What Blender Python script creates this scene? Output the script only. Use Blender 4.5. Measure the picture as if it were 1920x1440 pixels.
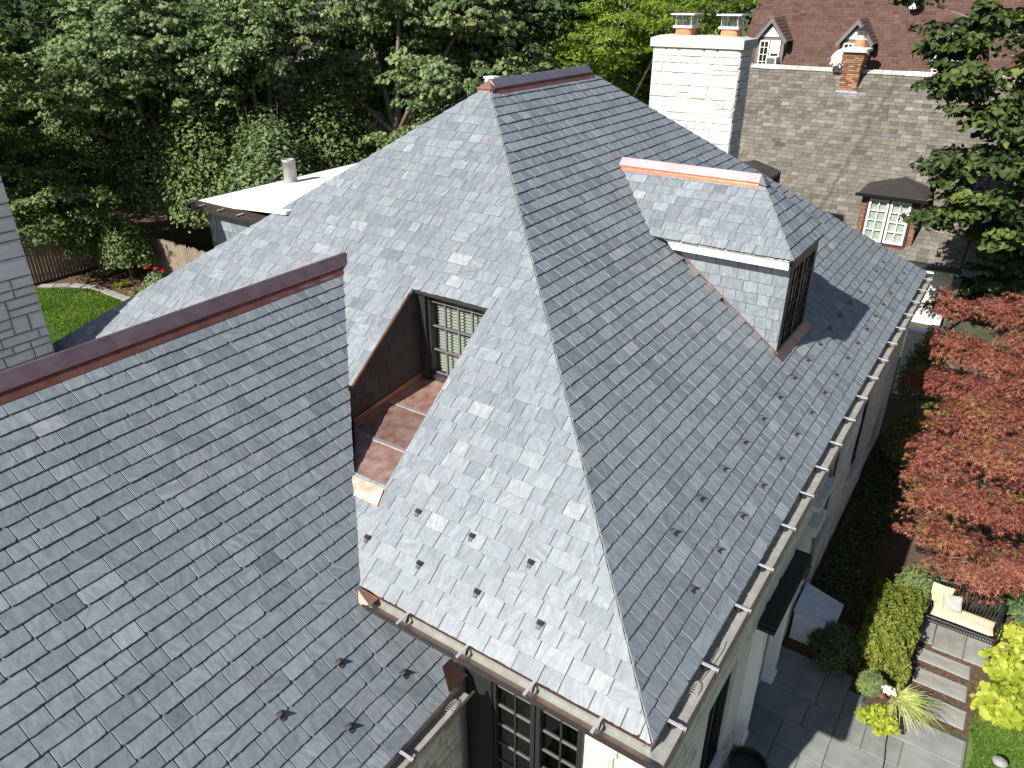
import bpy, math, random
import numpy as np
from mathutils import Vector, Matrix
rnd = random.Random(7)
nrg = np.random.default_rng(11)
for o in list(bpy.data.objects): bpy.data.objects.remove(o)
scene = bpy.context.scene
COL = scene.collection
V3 = Vector

# ------------------------------------------------------------------ camera
CAM = V3((1.6754, -4.9723, 6.7437))
YAW, PITCH, ROLL = math.radians(-34.245), math.radians(27.568), math.radians(0.045)
fwd = V3((math.sin(YAW)*math.cos(PITCH), math.cos(YAW)*math.cos(PITCH), -math.sin(PITCH)))
rgt0 = V3((math.cos(YAW), -math.sin(YAW), 0)); up0 = rgt0.cross(fwd)
rgt = rgt0*math.cos(ROLL)+up0*math.sin(ROLL); upv = up0*math.cos(ROLL)-rgt0*math.sin(ROLL)
cd = bpy.data.cameras.new('camera'); cam = bpy.data.objects.new('camera', cd); COL.objects.link(cam)
M = Matrix((rgt, upv, -fwd)).transposed().to_4x4(); M.translation = CAM
cam.matrix_world = M
cd.sensor_width = 36; cd.lens = 1412.04/1920*36; cd.clip_start = .1; cd.clip_end = 3000
scene.camera = cam
scene.render.resolution_x = 1024; scene.render.resolution_y = 768
def to_px(P):
    d = V3(P)-CAM; z = d.dot(fwd)
    return 960+1412.04*d.dot(rgt)/z, 720-1412.04*d.dot(upv)/z, z

# ------------------------------------------------------------------ light
SUN_T = V3((.27, 1.19, -1.0)).normalized()          # the way the light travels
elev = math.asin(-SUN_T.z); srot = math.atan2(-SUN_T.x, -SUN_T.y)
w = bpy.data.worlds.new('World'); scene.world = w; w.use_nodes = True
nt = w.node_tree; bg = nt.nodes['Background']
sky = nt.nodes.new('ShaderNodeTexSky'); sky.sky_type = 'NISHITA'; sky.sun_disc = False
sky.sun_elevation = elev; sky.sun_rotation = srot; sky.air_density = 1.0; sky.dust_density = 1.2; sky.ozone_density = 1.0
nt.links.new(sky.outputs[0], bg.inputs[0]); bg.inputs[1].default_value = .052
sl = bpy.data.lights.new('sun', 'SUN'); sl.energy = 5.0; sl.angle = math.radians(.55); sl.color = (1, .965, .9)
so = bpy.data.objects.new('sun', sl); COL.objects.link(so); so.location = (-6, -30, 40)
so.rotation_euler = SUN_T.to_track_quat('-Z', 'Y').to_euler()
scene.view_settings.view_transform = 'Standard'; scene.view_settings.look = 'None'
scene.view_settings.exposure = .84; scene.view_settings.gamma = 1

# ------------------------------------------------------------------ helpers: objects
def tag(o, label=None, cat=None, group=None, kind=None):
    if label: o['label'] = label
    if cat: o['category'] = cat
    if group: o['group'] = group
    if kind: o['kind'] = kind
    return o
WL = {}
def place(o, parent, world):
    COL.objects.link(o); WL[o.name] = V3(world)
    if parent is not None:
        o.parent = parent; o.location = V3(world)-WL[parent.name]
    else: o.location = world
    return o
def empty(name, loc, label=None, cat=None, group=None, parent=None):
    o = bpy.data.objects.new(name, None); o.empty_display_size = .3
    place(o, parent, loc); return tag(o, label, cat, group)
def build(name, verts, faces, mat, parent=None, uv=None, tone=None, smooth=False, base=False, fm=None):
    vs = np.asarray(verts, dtype=np.float64).reshape(-1, 3)
    lo, hi = vs.min(0), vs.max(0); c = (lo+hi)/2
    if base: c[2] = lo[2]
    me = bpy.data.meshes.new(name); me.from_pydata((vs-c).tolist(), [], faces)
    for m in (mat if isinstance(mat, (list, tuple)) else [mat]): me.materials.append(m)
    if fm is not None: me.polygons.foreach_set('material_index', fm)
    if uv is not None:
        lay = me.uv_layers.new(name='UVMap'); vi = np.empty(len(me.loops), dtype=np.int32); me.loops.foreach_get('vertex_index', vi)
        lay.data.foreach_set('uv', np.asarray(uv, dtype=np.float32)[vi].ravel())
    if tone is not None:
        a = me.attributes.new('tone', 'FLOAT_COLOR', 'POINT')
        a.data.foreach_set('color', np.asarray(tone, dtype=np.float32).ravel())
    if smooth: me.polygons.foreach_set('use_smooth', [True]*len(me.polygons))
    me.update()
    return place(bpy.data.objects.new(name, me), parent, V3(c))
class MB:
    def __init__(s): s.v = []; s.f = []; s.fm = []; s.m = 0
    def add(s, vs, fs):
        n = len(s.v); s.v += [tuple(p) for p in vs]; s.f += [tuple(i+n for i in f) for f in fs]; s.fm += [s.m]*len(fs); return s
    def box(s, x0, x1, y0, y1, z0, z1):
        return s.add([(x0,y0,z0),(x1,y0,z0),(x1,y1,z0),(x0,y1,z0),(x0,y0,z1),(x1,y0,z1),(x1,y1,z1),(x0,y1,z1)],
                     [(0,3,2,1),(4,5,6,7),(0,1,5,4),(1,2,6,5),(2,3,7,6),(3,0,4,7)])
    def obox(s, c, U, V, N, a, b, d):
        c, U, V, N = V3(c), V3(U), V3(V), V3(N)
        return s.add([c+U*(a*i)+V*(b*j)+N*(d*l) for l in (-1,1) for i,j in ((-1,-1),(1,-1),(1,1),(-1,1))],
                     [(0,3,2,1),(4,5,6,7),(0,1,5,4),(1,2,6,5),(2,3,7,6),(3,0,4,7)])
    def prism(s, poly, d):
        n = len(poly); d = V3(d); a = [V3(p) for p in poly]
        return s.add(a+[p+d for p in a], [tuple(range(n))[::-1], tuple(range(n, 2*n))]+[(i,(i+1)%n,n+(i+1)%n,n+i) for i in range(n)])
    def loft(s, rings, cap=True, closed=True):
        n = len(rings[0]); vs = [p for r in rings for p in r]; fs = []
        for k in range(len(rings)-1):
            for i in range(n if closed else n-1):
                j = (i+1)%n; fs.append((k*n+i, k*n+j, (k+1)*n+j, (k+1)*n+i))
        if cap: fs += [tuple(range(n))[::-1], tuple(range((len(rings)-1)*n, len(rings)*n))]
        return s.add(vs, fs)
    def tube(s, pts, rad, n=8, cap=True):
        pts = [V3(p) for p in pts]; rings = []
        if not hasattr(rad, '__len__'): rad = [rad]*len(pts)
        for i, p in enumerate(pts):
            t = (pts[min(i+1, len(pts)-1)]-pts[max(i-1, 0)]).normalized()
            a = t.orthogonal().normalized() if i == 0 else (a-t*a.dot(t)).normalized()
            b = t.cross(a); rings.append([p+(a*math.cos(q)+b*math.sin(q))*rad[i] for q in [2*math.pi*k/n for k in range(n)]])
        return s.loft(rings, cap)
    def lathe(s, c, prof, n=16):
        c = V3(c); return s.loft([[c+V3((r*math.cos(2*math.pi*k/n), r*math.sin(2*math.pi*k/n), z)) for k in range(n)] for r, z in prof])
    def out(s, name, mat, parent=None, **kw):
        if len(set(s.fm)) > 1 or (isinstance(mat, (list, tuple))): kw['fm'] = s.fm
        return build(name, s.v, s.f, mat, parent, **kw)

# ------------------------------------------------------------------ helpers: materials
def mat(name, col, rough=.7, metal=0, var=.15, nscale=6, bump=.0, bscale=40, spec=.5, col2=None, stretch=None, detail=6):
    m = bpy.data.materials.new(name); m.use_nodes = True; t = m.node_tree; b = t.nodes['Principled BSDF']
    b.inputs['Roughness'].default_value = rough; b.inputs['Metallic'].default_value = metal
    b.inputs['Specular IOR Level'].default_value = spec
    tc = t.nodes.new('ShaderNodeTexCoord'); src = tc.outputs['Object']
    if stretch:
        mp = t.nodes.new('ShaderNodeMapping'); mp.inputs['Scale'].default_value = stretch; t.links.new(src, mp.inputs[0]); src = mp.outputs[0]
    n1 = t.nodes.new('ShaderNodeTexNoise'); n1.inputs['Scale'].default_value = nscale; n1.inputs['Detail'].default_value = detail
    t.links.new(src, n1.inputs['Vector'])
    r = t.nodes.new('ShaderNodeValToRGB'); t.links.new(n1.outputs[0], r.inputs[0])
    c2 = col2 or tuple(c*(1+var) for c in col)
    r.color_ramp.elements[0].position = .3; r.color_ramp.elements[1].position = .7
    r.color_ramp.elements[0].color = (*[c*(1-var) for c in col], 1) if not col2 else (*col, 1)
    r.color_ramp.elements[1].color = (*c2, 1)
    oi = t.nodes.new('ShaderNodeObjectInfo'); mr = t.nodes.new('ShaderNodeMapRange')
    mr.inputs[3].default_value = 1-var*.8; mr.inputs[4].default_value = 1+var*.8
    t.links.new(oi.outputs['Random'], mr.inputs[0])
    mx = t.nodes.new('ShaderNodeVectorMath'); mx.operation = 'SCALE'
    t.links.new(r.outputs[0], mx.inputs[0]); t.links.new(mr.outputs[0], mx.inputs['Scale']); t.links.new(mx.outputs[0], b.inputs['Base Color'])
    if bump:
        n2 = t.nodes.new('ShaderNodeTexNoise'); n2.inputs['Scale'].default_value = bscale; n2.inputs['Detail'].default_value = 6
        t.links.new(src, n2.inputs['Vector'])
        bp = t.nodes.new('ShaderNodeBump'); bp.inputs['Strength'].default_value = bump; bp.inputs['Distance'].default_value = .02
        t.links.new(n2.outputs[0], bp.inputs['Height']); t.links.new(bp.outputs[0], b.inputs['Normal'])
    return m
def slate_mat(name, stops, tint, rough=.45, spec=.5, streak=.22, fine=1.0, stain=None):
    m = bpy.data.materials.new(name); m.use_nodes = True; t = m.node_tree; b = t.nodes['Principled BSDF']; L = t.links.new
    at = t.nodes.new('ShaderNodeAttribute'); at.attribute_name = 'tone'; sp = t.nodes.new('ShaderNodeSeparateColor'); L(at.outputs[0], sp.inputs[0])
    rp = t.nodes.new('ShaderNodeValToRGB'); e = rp.color_ramp.elements
    while len(e) < len(stops): e.new(.5)
    for q, (p, c) in zip(e, stops): q.position = p; q.color = (*c, 1)
    L(sp.outputs[0], rp.inputs[0])
    tr = t.nodes.new('ShaderNodeValToRGB'); tr.color_ramp.elements[0].position = .91; tr.color_ramp.elements[1].position = 1
    L(sp.outputs[1], tr.inputs[0])
    m1 = t.nodes.new('ShaderNodeMix'); m1.data_type = 'RGBA'; m1.inputs[7].default_value = (*tint, 1); L(tr.outputs[0], m1.inputs[0]); L(rp.outputs[0], m1.inputs[6])
    uv = t.nodes.new('ShaderNodeUVMap'); uv.uv_map = 'UVMap'
    mp = t.nodes.new('ShaderNodeMapping'); mp.inputs['Scale'].default_value = (15*fine, 2.4*fine, 1); L(uv.outputs[0], mp.inputs[0])
    n1 = t.nodes.new('ShaderNodeTexNoise'); n1.inputs['Scale'].default_value = 1; n1.inputs['Detail'].default_value = 8; n1.inputs['Roughness'].default_value = .62; n1.inputs['Distortion'].default_value = .9; L(mp.outputs[0], n1.inputs['Vector'])
    mr = t.nodes.new('ShaderNodeMapRange'); mr.inputs[1].default_value = .3; mr.inputs[2].default_value = .72; mr.inputs[3].default_value = 1-streak; mr.inputs[4].default_value = 1+streak; L(n1.outputs[0], mr.inputs[0])
    n2 = t.nodes.new('ShaderNodeTexNoise'); n2.inputs['Scale'].default_value = 9*fine; n2.inputs['Detail'].default_value = 8; n2.inputs['Roughness'].default_value = .7; L(uv.outputs[0], n2.inputs['Vector'])
    m2 = t.nodes.new('ShaderNodeMapRange'); m2.inputs[1].default_value = .3; m2.inputs[2].default_value = .7; m2.inputs[3].default_value = .8; m2.inputs[4].default_value = 1.16; L(n2.outputs[0], m2.inputs[0])
    # pale scuffs and lime marks
    n3 = t.nodes.new('ShaderNodeTexNoise'); n3.inputs['Scale'].default_value = 5*fine; n3.inputs['Detail'].default_value = 10; n3.inputs['Roughness'].default_value = .75; n3.inputs['Distortion'].default_value = 1.5; L(uv.outputs[0], n3.inputs['Vector'])
    m3 = t.nodes.new('ShaderNodeMapRange'); m3.inputs[1].default_value = .66; m3.inputs[2].default_value = .78; m3.inputs[3].default_value = 0; m3.inputs[4].default_value = .55; L(n3.outputs[0], m3.inputs[0])
    mm = t.nodes.new('ShaderNodeMath'); mm.operation = 'MULTIPLY'; L(mr.outputs[0], mm.inputs[0]); L(m2.outputs[0], mm.inputs[1])
    sc = t.nodes.new('ShaderNodeVectorMath'); sc.operation = 'SCALE'; L(m1.outputs[2], sc.inputs[0]); L(mm.outputs[0], sc.inputs['Scale'])
    m4 = t.nodes.new('ShaderNodeMix'); m4.data_type = 'RGBA'; m4.inputs[7].default_value = (.42, .44, .45, 1); L(m3.outputs[0], m4.inputs[0]); L(sc.outputs[0], m4.inputs[6])
    last = m4.outputs[2]
    if stain:                                  # dark run-off streaks with a shape of their own, along given lines (x at top, x at foot, width)
        g = t.nodes.new('ShaderNodeNewGeometry'); sx = t.nodes.new('ShaderNodeSeparateXYZ'); L(g.outputs['Position'], sx.inputs[0])
        nz = t.nodes.new('ShaderNodeTexNoise'); nz.inputs['Scale'].default_value = 1.6; L(g.outputs['Position'], nz.inputs['Vector'])
        for (a0, a1, wd, st, zt, zb) in stain:
            q = t.nodes.new('ShaderNodeMapRange'); q.clamp = False; q.inputs[1].default_value = zt; q.inputs[2].default_value = zb; q.inputs[3].default_value = a0; q.inputs[4].default_value = a1; L(sx.outputs[2], q.inputs[0])
            d = t.nodes.new('ShaderNodeMath'); d.operation = 'SUBTRACT'; L(sx.outputs[0], d.inputs[0]); L(q.outputs[0], d.inputs[1])
            d1 = t.nodes.new('ShaderNodeMath'); d1.operation = 'MULTIPLY_ADD'; d1.inputs[1].default_value = .5; L(nz.outputs[0], d1.inputs[0]); L(d.outputs[0], d1.inputs[2])
            d2 = t.nodes.new('ShaderNodeMath'); d2.operation = 'SUBTRACT'; d2.inputs[1].default_value = .25; L(d1.outputs[0], d2.inputs[0])
            ab = t.nodes.new('ShaderNodeMath'); ab.operation = 'ABSOLUTE'; L(d2.outputs[0], ab.inputs[0])
            r2 = t.nodes.new('ShaderNodeMapRange'); r2.inputs[1].default_value = 0; r2.inputs[2].default_value = wd; r2.inputs[3].default_value = st; r2.inputs[4].default_value = 0; L(ab.outputs[0], r2.inputs[0])
            zz = t.nodes.new('ShaderNodeMath'); zz.operation = 'LESS_THAN'; zz.inputs[1].default_value = zt; L(sx.outputs[2], zz.inputs[0])
            fz = t.nodes.new('ShaderNodeMath'); fz.operation = 'MULTIPLY'; L(r2.outputs[0], fz.inputs[0]); L(zz.outputs[0], fz.inputs[1])
            m5 = t.nodes.new('ShaderNodeMix'); m5.data_type = 'RGBA'; m5.inputs[7].default_value = (.06, .055, .045, 1); L(fz.outputs[0], m5.inputs[0]); L(last, m5.inputs[6]); last = m5.outputs[2]
    L(last, b.inputs['Base Color'])
    ro = t.nodes.new('ShaderNodeMapRange'); ro.inputs[3].default_value = rough-.08; ro.inputs[4].default_value = rough+.12; L(sp.outputs[2], ro.inputs[0]); L(ro.outputs[0], b.inputs['Roughness'])
    b.inputs['Specular IOR Level'].default_value = spec
    bp = t.nodes.new('ShaderNodeBump'); bp.inputs['Strength'].default_value = .35; bp.inputs['Distance'].default_value = .006; L(n1.outputs[0], bp.inputs['Height'])
    bp2 = t.nodes.new('ShaderNodeBump'); bp2.inputs['Strength'].default_value = .3; bp2.inputs['Distance'].default_value = .008; L(n3.outputs[0], bp2.inputs['Height']); L(bp.outputs[0], bp2.inputs['Normal'])
    L(bp2.outputs[0], b.inputs['Normal'])
    return m
def leaf_mat(name, cols, trans=.35, rough=.55, spec=.22):
    m = bpy.data.materials.new(name); m.use_nodes = True; t = m.node_tree; b = t.nodes['Principled BSDF']; L = t.links.new
    at = t.nodes.new('ShaderNodeAttribute'); at.attribute_name = 'tone'; sp = t.nodes.new('ShaderNodeSeparateColor'); L(at.outputs[0], sp.inputs[0])
    rp = t.nodes.new('ShaderNodeValToRGB'); e = rp.color_ramp.elements
    while len(e) < len(cols): e.new(.5)
    for q, (p, c) in zip(e, cols): q.position = p; q.color = (*c, 1)
    L(sp.outputs[0], rp.inputs[0]); L(rp.outputs[0], b.inputs['Base Color'])
    b.inputs['Roughness'].default_value = rough; b.inputs['Specular IOR Level'].default_value = spec
    tl = t.nodes.new('ShaderNodeBsdfTranslucent'); sc = t.nodes.new('ShaderNodeVectorMath'); sc.operation = 'MULTIPLY'; sc.inputs[1].default_value = (1.1, 1.25, .5)
    L(rp.outputs[0], sc.inputs[0]); L(sc.outputs[0], tl.inputs[0])
    mx = t.nodes.new('ShaderNodeMixShader'); mx.inputs[0].default_value = trans
    L(b.outputs[0], mx.inputs[1]); L(tl.outputs[0], mx.inputs[2]); L(mx.outputs[0], t.nodes['Material Output'].inputs[0])
    return m
def glass_mat(name, tint=(.75, .8, .78), dens=.12):
    m = bpy.data.materials.new(name); m.use_nodes = True; t = m.node_tree; L = t.links.new
    t.nodes.remove(t.nodes['Principled BSDF'])
    tr = t.nodes.new('ShaderNodeBsdfTransparent'); tr.inputs[0].default_value = (*tint, 1)
    gl = t.nodes.new('ShaderNodeBsdfGlossy'); gl.inputs['Roughness'].default_value = .02
    nz = t.nodes.new('ShaderNodeTexNoise'); nz.inputs['Scale'].default_value = 2.5
    bp = t.nodes.new('ShaderNodeBump'); bp.inputs['Strength'].default_value = .08; bp.inputs['Distance'].default_value = .05; L(nz.outputs[0], bp.inputs['Height']); L(bp.outputs[0], gl.inputs['Normal'])
    lw = t.nodes.new('ShaderNodeLayerWeight'); lw.inputs[0].default_value = .5
    pw = t.nodes.new('ShaderNodeMath'); pw.operation = 'POWER'; pw.inputs[1].default_value = 4; L(lw.outputs['Facing'], pw.inputs[0])
    ad = t.nodes.new('ShaderNodeMath'); ad.operation = 'MULTIPLY_ADD'; ad.use_clamp = True; ad.inputs[1].default_value = .6; ad.inputs[2].default_value = dens; L(pw.outputs[0], ad.inputs[0])
    mx = t.nodes.new('ShaderNodeMixShader'); L(ad.outputs[0], mx.inputs[0]); L(tr.outputs[0], mx.inputs[1]); L(gl.outputs[0], mx.inputs[2])
    L(mx.outputs[0], t.nodes['Material Output'].inputs[0]); return m

SL = slate_mat('slate', [(0, (.115, .136, .155)), (.45, (.161, .185, .208)), (.8, (.203, .226, .249)), (1, (.286, .298, .308))], (.166, .177, .203), rough=.53, spec=1.0, streak=.3)
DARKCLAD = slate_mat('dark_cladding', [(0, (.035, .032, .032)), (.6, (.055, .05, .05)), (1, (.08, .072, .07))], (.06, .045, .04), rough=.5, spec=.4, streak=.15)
SLG = slate_mat('weathered_slate', [(0, (.066, .058, .048)), (.5, (.136, .122, .102)), (.85, (.2, .18, .15)), (1, (.3, .275, .24))], (.13, .12, .12), rough=.75, spec=.2, streak=.12, fine=.8,
                stain=[(-4.0, -4.9, .17, .7, 4.1, .2), (-4.75, -5.5, .25, .35, 3.2, .2), (-3.9, -4.3, .3, .25, 4, .2)])
SLB = slate_mat('brown_shingle', [(0, (.06, .034, .028)), (.5, (.09, .052, .042)), (.85, (.11, .066, .05)), (1, (.16, .1, .062))], (.1, .06, .055), rough=.85, spec=.2, streak=.1, fine=1.2)
SLW = slate_mat('cedar_shake', [(0, (.1, .06, .035)), (.6, (.19, .115, .07)), (1, (.27, .18, .11))], (.13, .1, .08), rough=.8, spec=.2, streak=.3)
EDGE = {'slate': mat('slate_edge', (.19, .203, .212), .85, 0, .15, 30, spec=.15)}
DECK = mat('roof_felt', (.06, .065, .07), .9)
COPPER = mat('copper', (.50, .27, .20), .34, 1, .16, 5, .06, 12, col2=(.64, .38, .31))
CAPM = mat('copper_cap_sky_tint', (.40, .34, .36), .32, .85, .12, 4, .05, 10, col2=(.52, .44, .46))  # new copper, lilac sky reflection put into the base colour
CAPP = mat('copper_cap_sky_pink', (.36, .25, .255), .42, .7, .08, 4, .05, 10, col2=(.46, .34, .34))  # pinker cap copper, sky reflection likewise mixed into the colour
CAPW = mat('copper_cap_sky_purple', (.34, .20, .20), .36, .85, .14, 4, .06, 10, col2=(.46, .31, .31))  # new copper on the wing ridge, purple of the reflected sky painted in
COPPERB = mat('copper_bright', (.62, .38, .29), .38, .9, .1, 7, .05, 14)
ORCOP = mat('copper_orange', (.55, .21, .12), .36, .8, .12, 6, .05, 14, col2=(.66, .30, .19))
REDCOP = mat('copper_strip', (.36, .135, .095), .36, .85, .14, 6, .05, 14, col2=(.50, .22, .16))
COPFLOOR = mat('copper_floor', (.46, .22, .16), .4, .75, .2, 5.5, .2, 9, col2=(.80, .56, .48), detail=10)
SOLDER = mat('solder', (.55, .56, .58), .4, .7, .1)
GALV = mat('galvanised', (.30, .30, .275), .5, .3, .14, 9, .05, 30, detail=10)
BRONZE = mat('dark_bronze', (.09, .075, .068), .38, .6, .15, 12)
ALU = mat('aluminium', (.66, .66, .67), .45, .6, .06, 20)
GUARD = mat('guard_bronze', (.075, .07, .062), .5, .3, .2, 30)
BLACK = mat('black_paint', (.012, .013, .014), .4, 0, .1)
DARKWOOD = mat('black_frame', (.02, .021, .022), .45, 0, .1)
WHITE = mat('white_paint', (.78, .78, .76), .5, 0, .04, 3)
CREAM = mat('limewash', (.72, .66, .54), .8, 0, .08, 4, .2, 25)
LIME = mat('limestone', (.56, .54, .49), .85, 0, .12, 3.5, .6, 22, col2=(.70, .68, .64), detail=10)
LIMEGREY = mat('limestone_grey', (.68, .66, .60), .85, 0, .1, 3, .5, 20, col2=(.8, .78, .72), detail=10)
LIMEWALL = mat('limestone_wall', (.52, .47, .38), .85, 0, .12, 3.5, .4, 24, col2=(.66, .61, .52), detail=10)
MORTAR = mat('mortar', (.33, .32, .30), .95, 0, .1, 20)
MORTARW = mat('mortar_pale', (.6, .58, .54), .95, 0, .08, 20)
CAPST = mat('cap_stone', (.50, .48, .42), .8, 0, .1, 3, .3, 18)
CLAY = mat('clay_pot', (.50, .20, .10), .7, 0, .12, 6)
BRICK = mat('brick', (.24, .115, .06), .85, 0, .28, 8, .4, 40)
LEAD = mat('lead', (.24, .27, .29), .5, .4, .2, 14)
MEMB = mat('white_membrane', (.83, .80, .79), .6, 0, .03, 2)
GLASS = glass_mat('glass', (.85, .88, .86), .05); GLASSD = glass_mat('dark_glass', (.4, .44, .4), .1)
BLIND = mat('blind', (.42, .42, .385), .6, 0, .03)
DARKROOM = mat('dark_room', (.06, .065, .05), .9, 0, .5, 2)  # dark sheet colour standing in for the unlit rooms behind the glass
STUCCO = mat('stucco', (.62, .62, .60), .85, 0, .05, 5, .1, 40)
GREYWOOD = mat('grey_trim', (.125, .12, .12), .6, 0, .08)
BARK = mat('bark', (.14, .12, .095), .9, 0, .3, 5, .6, 14, stretch=(3, 3, .6))
BARKL = mat('pale_bark', (.36, .33, .27), .9, 0, .2, 6, .5, 14, stretch=(3, 3, .7))
BLUESTONE = mat('bluestone', (.165, .171, .162), .7, 0, .13, 2.2, .15, 25, col2=(.245, .25, .237), detail=9)
SLABST = mat('slab_stone', (.19, .185, .168), .75, 0, .12, 2.6, .2, 22, col2=(.28, .272, .25), detail=9)
JOINT = mat('joint_sand', (.20, .185, .16), .95, 0, .2, 30)
MULCH = mat('mulch', (.045, .028, .018), .95, 0, .3, 18, .8, 60, col2=(.14, .088, .055), detail=12)
SOIL = mat('soil', (.035, .032, .02), .95, 0, .3, 1.2, .6, 20, col2=(.06, .075, .03), detail=12)
TURF = mat('turf', (.07, .12, .025), .9, 0, .2, 2.5, .3, 60, col2=(.11, .18, .04), detail=10)
FENCE = mat('fence_wood', (.16, .125, .095), .85, 0, .2, 4, .3, 20, col2=(.30, .24, .18), stretch=(6, 6, 1))
KERB = mat('kerb_stone', (.26, .245, .22), .9, 0, .15, 8, .3, 30)

# ------------------------------------------------------------------ shared unit pieces
def rough_block(seed, jit=.05, proud=.12):
    r = random.Random(seed); n = 4; vs = []; fs = []
    for j in range(n):
        for i in range(n):
            e = (i in (0, n-1)) or (j in (0, n-1)); s = [0, .12, .88, 1]
            vs.append((s[i]+(r.uniform(-.012, .012)), -(0 if e else r.uniform(.55, 1)) if True else 0, s[j]+r.uniform(-.02, .02)))
    for j in range(n-1):
        for i in range(n-1): fs.append((j*n+i, j*n+i+1, (j+1)*n+i+1, (j+1)*n+i))
    b = len(vs)
    ring = [0, 1, 2, 3, 7, 11, 15, 14, 13, 12, 8, 4]
    for i in ring: vs.append((vs[i][0], 1.0, vs[i][2]))
    for q in range(12): fs.append((ring[(q+1)%12], ring[q], b+q, b+(q+1)%12))
    me = bpy.data.meshes.new('rough_block'); me.from_pydata(vs, [], fs); return me
def with_mat(me, m):
    c = me.copy(); c.materials.clear(); c.materials.append(m); return c
def slab_mesh(seed, m, bev=.03, jit=.012):
    r = random.Random(seed); g = lambda: r.uniform(-jit, jit)
    vs = [(0+g(), 0+g(), 0), (1+g(), g(), 0), (1+g(), 1+g(), 0), (g(), 1+g(), 0)]
    vs += [(x, y, .8) for x, y, z in vs]; vs += [(x+(bev if x < .5 else -bev), y+(bev if y < .5 else -bev), 1) for x, y, z in vs[:4]]
    fs = [(3, 2, 1, 0)]+[(i, (i+1)%4, 4+(i+1)%4, 4+i) for i in range(4)]+[(4+i, 4+(i+1)%4, 8+(i+1)%4, 8+i) for i in range(4)]+[(8, 9, 10, 11)]
    me = bpy.data.meshes.new('slab'); me.from_pydata(vs, [], fs); me.materials.append(m); return me
BLOCKS = [rough_block(i) for i in range(7)]
def piece(name, me, parent, loc, scale=(1, 1, 1), rotz=0):
    o = bpy.data.objects.new(name, me); place(o, parent, V3(loc)); o.scale = scale; o.rotation_euler = (0, 0, rotz); return o
def stone_face(parent, org, length, height, ang, m, hr=(.16, .34), wr=(.25, .7), depth=.05, gap=.016, name='stone', skip=None, seed=1):
    """stones laid in courses on a vertical face; org = lower-left corner seen from outside, ang = direction of the face's length in plan"""
    r = random.Random(seed); ms = [with_mat(b, m) for b in BLOCKS]; z = 0; U = V3((math.cos(ang), math.sin(ang), 0)); n = 0
    while z < height-.04:
        h = min(r.uniform(*hr), height-z); h = height-z if height-z-h < .1 else h
        x = 0
        while x < length-.02:
            wd = r.uniform(*wr); wd = length-x if length-x-wd < wr[0]*.7 else wd
            if not (skip and skip(x, x+wd, z, z+h)):
                split = h > .26 and r.random() < .3
                for (za, hh) in (((0, h*.45), (h*.45, h*.55)) if split else ((0, h),)):
                    p = V3(org)+U*(x+gap/2)+V3((0, 0, z+za+gap/2))
                    piece(name, r.choice(ms), parent, p, (wd-gap, depth*r.uniform(.7, 1.2), hh-gap), ang); n += 1
            x += wd
        z += h
    return n

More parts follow.
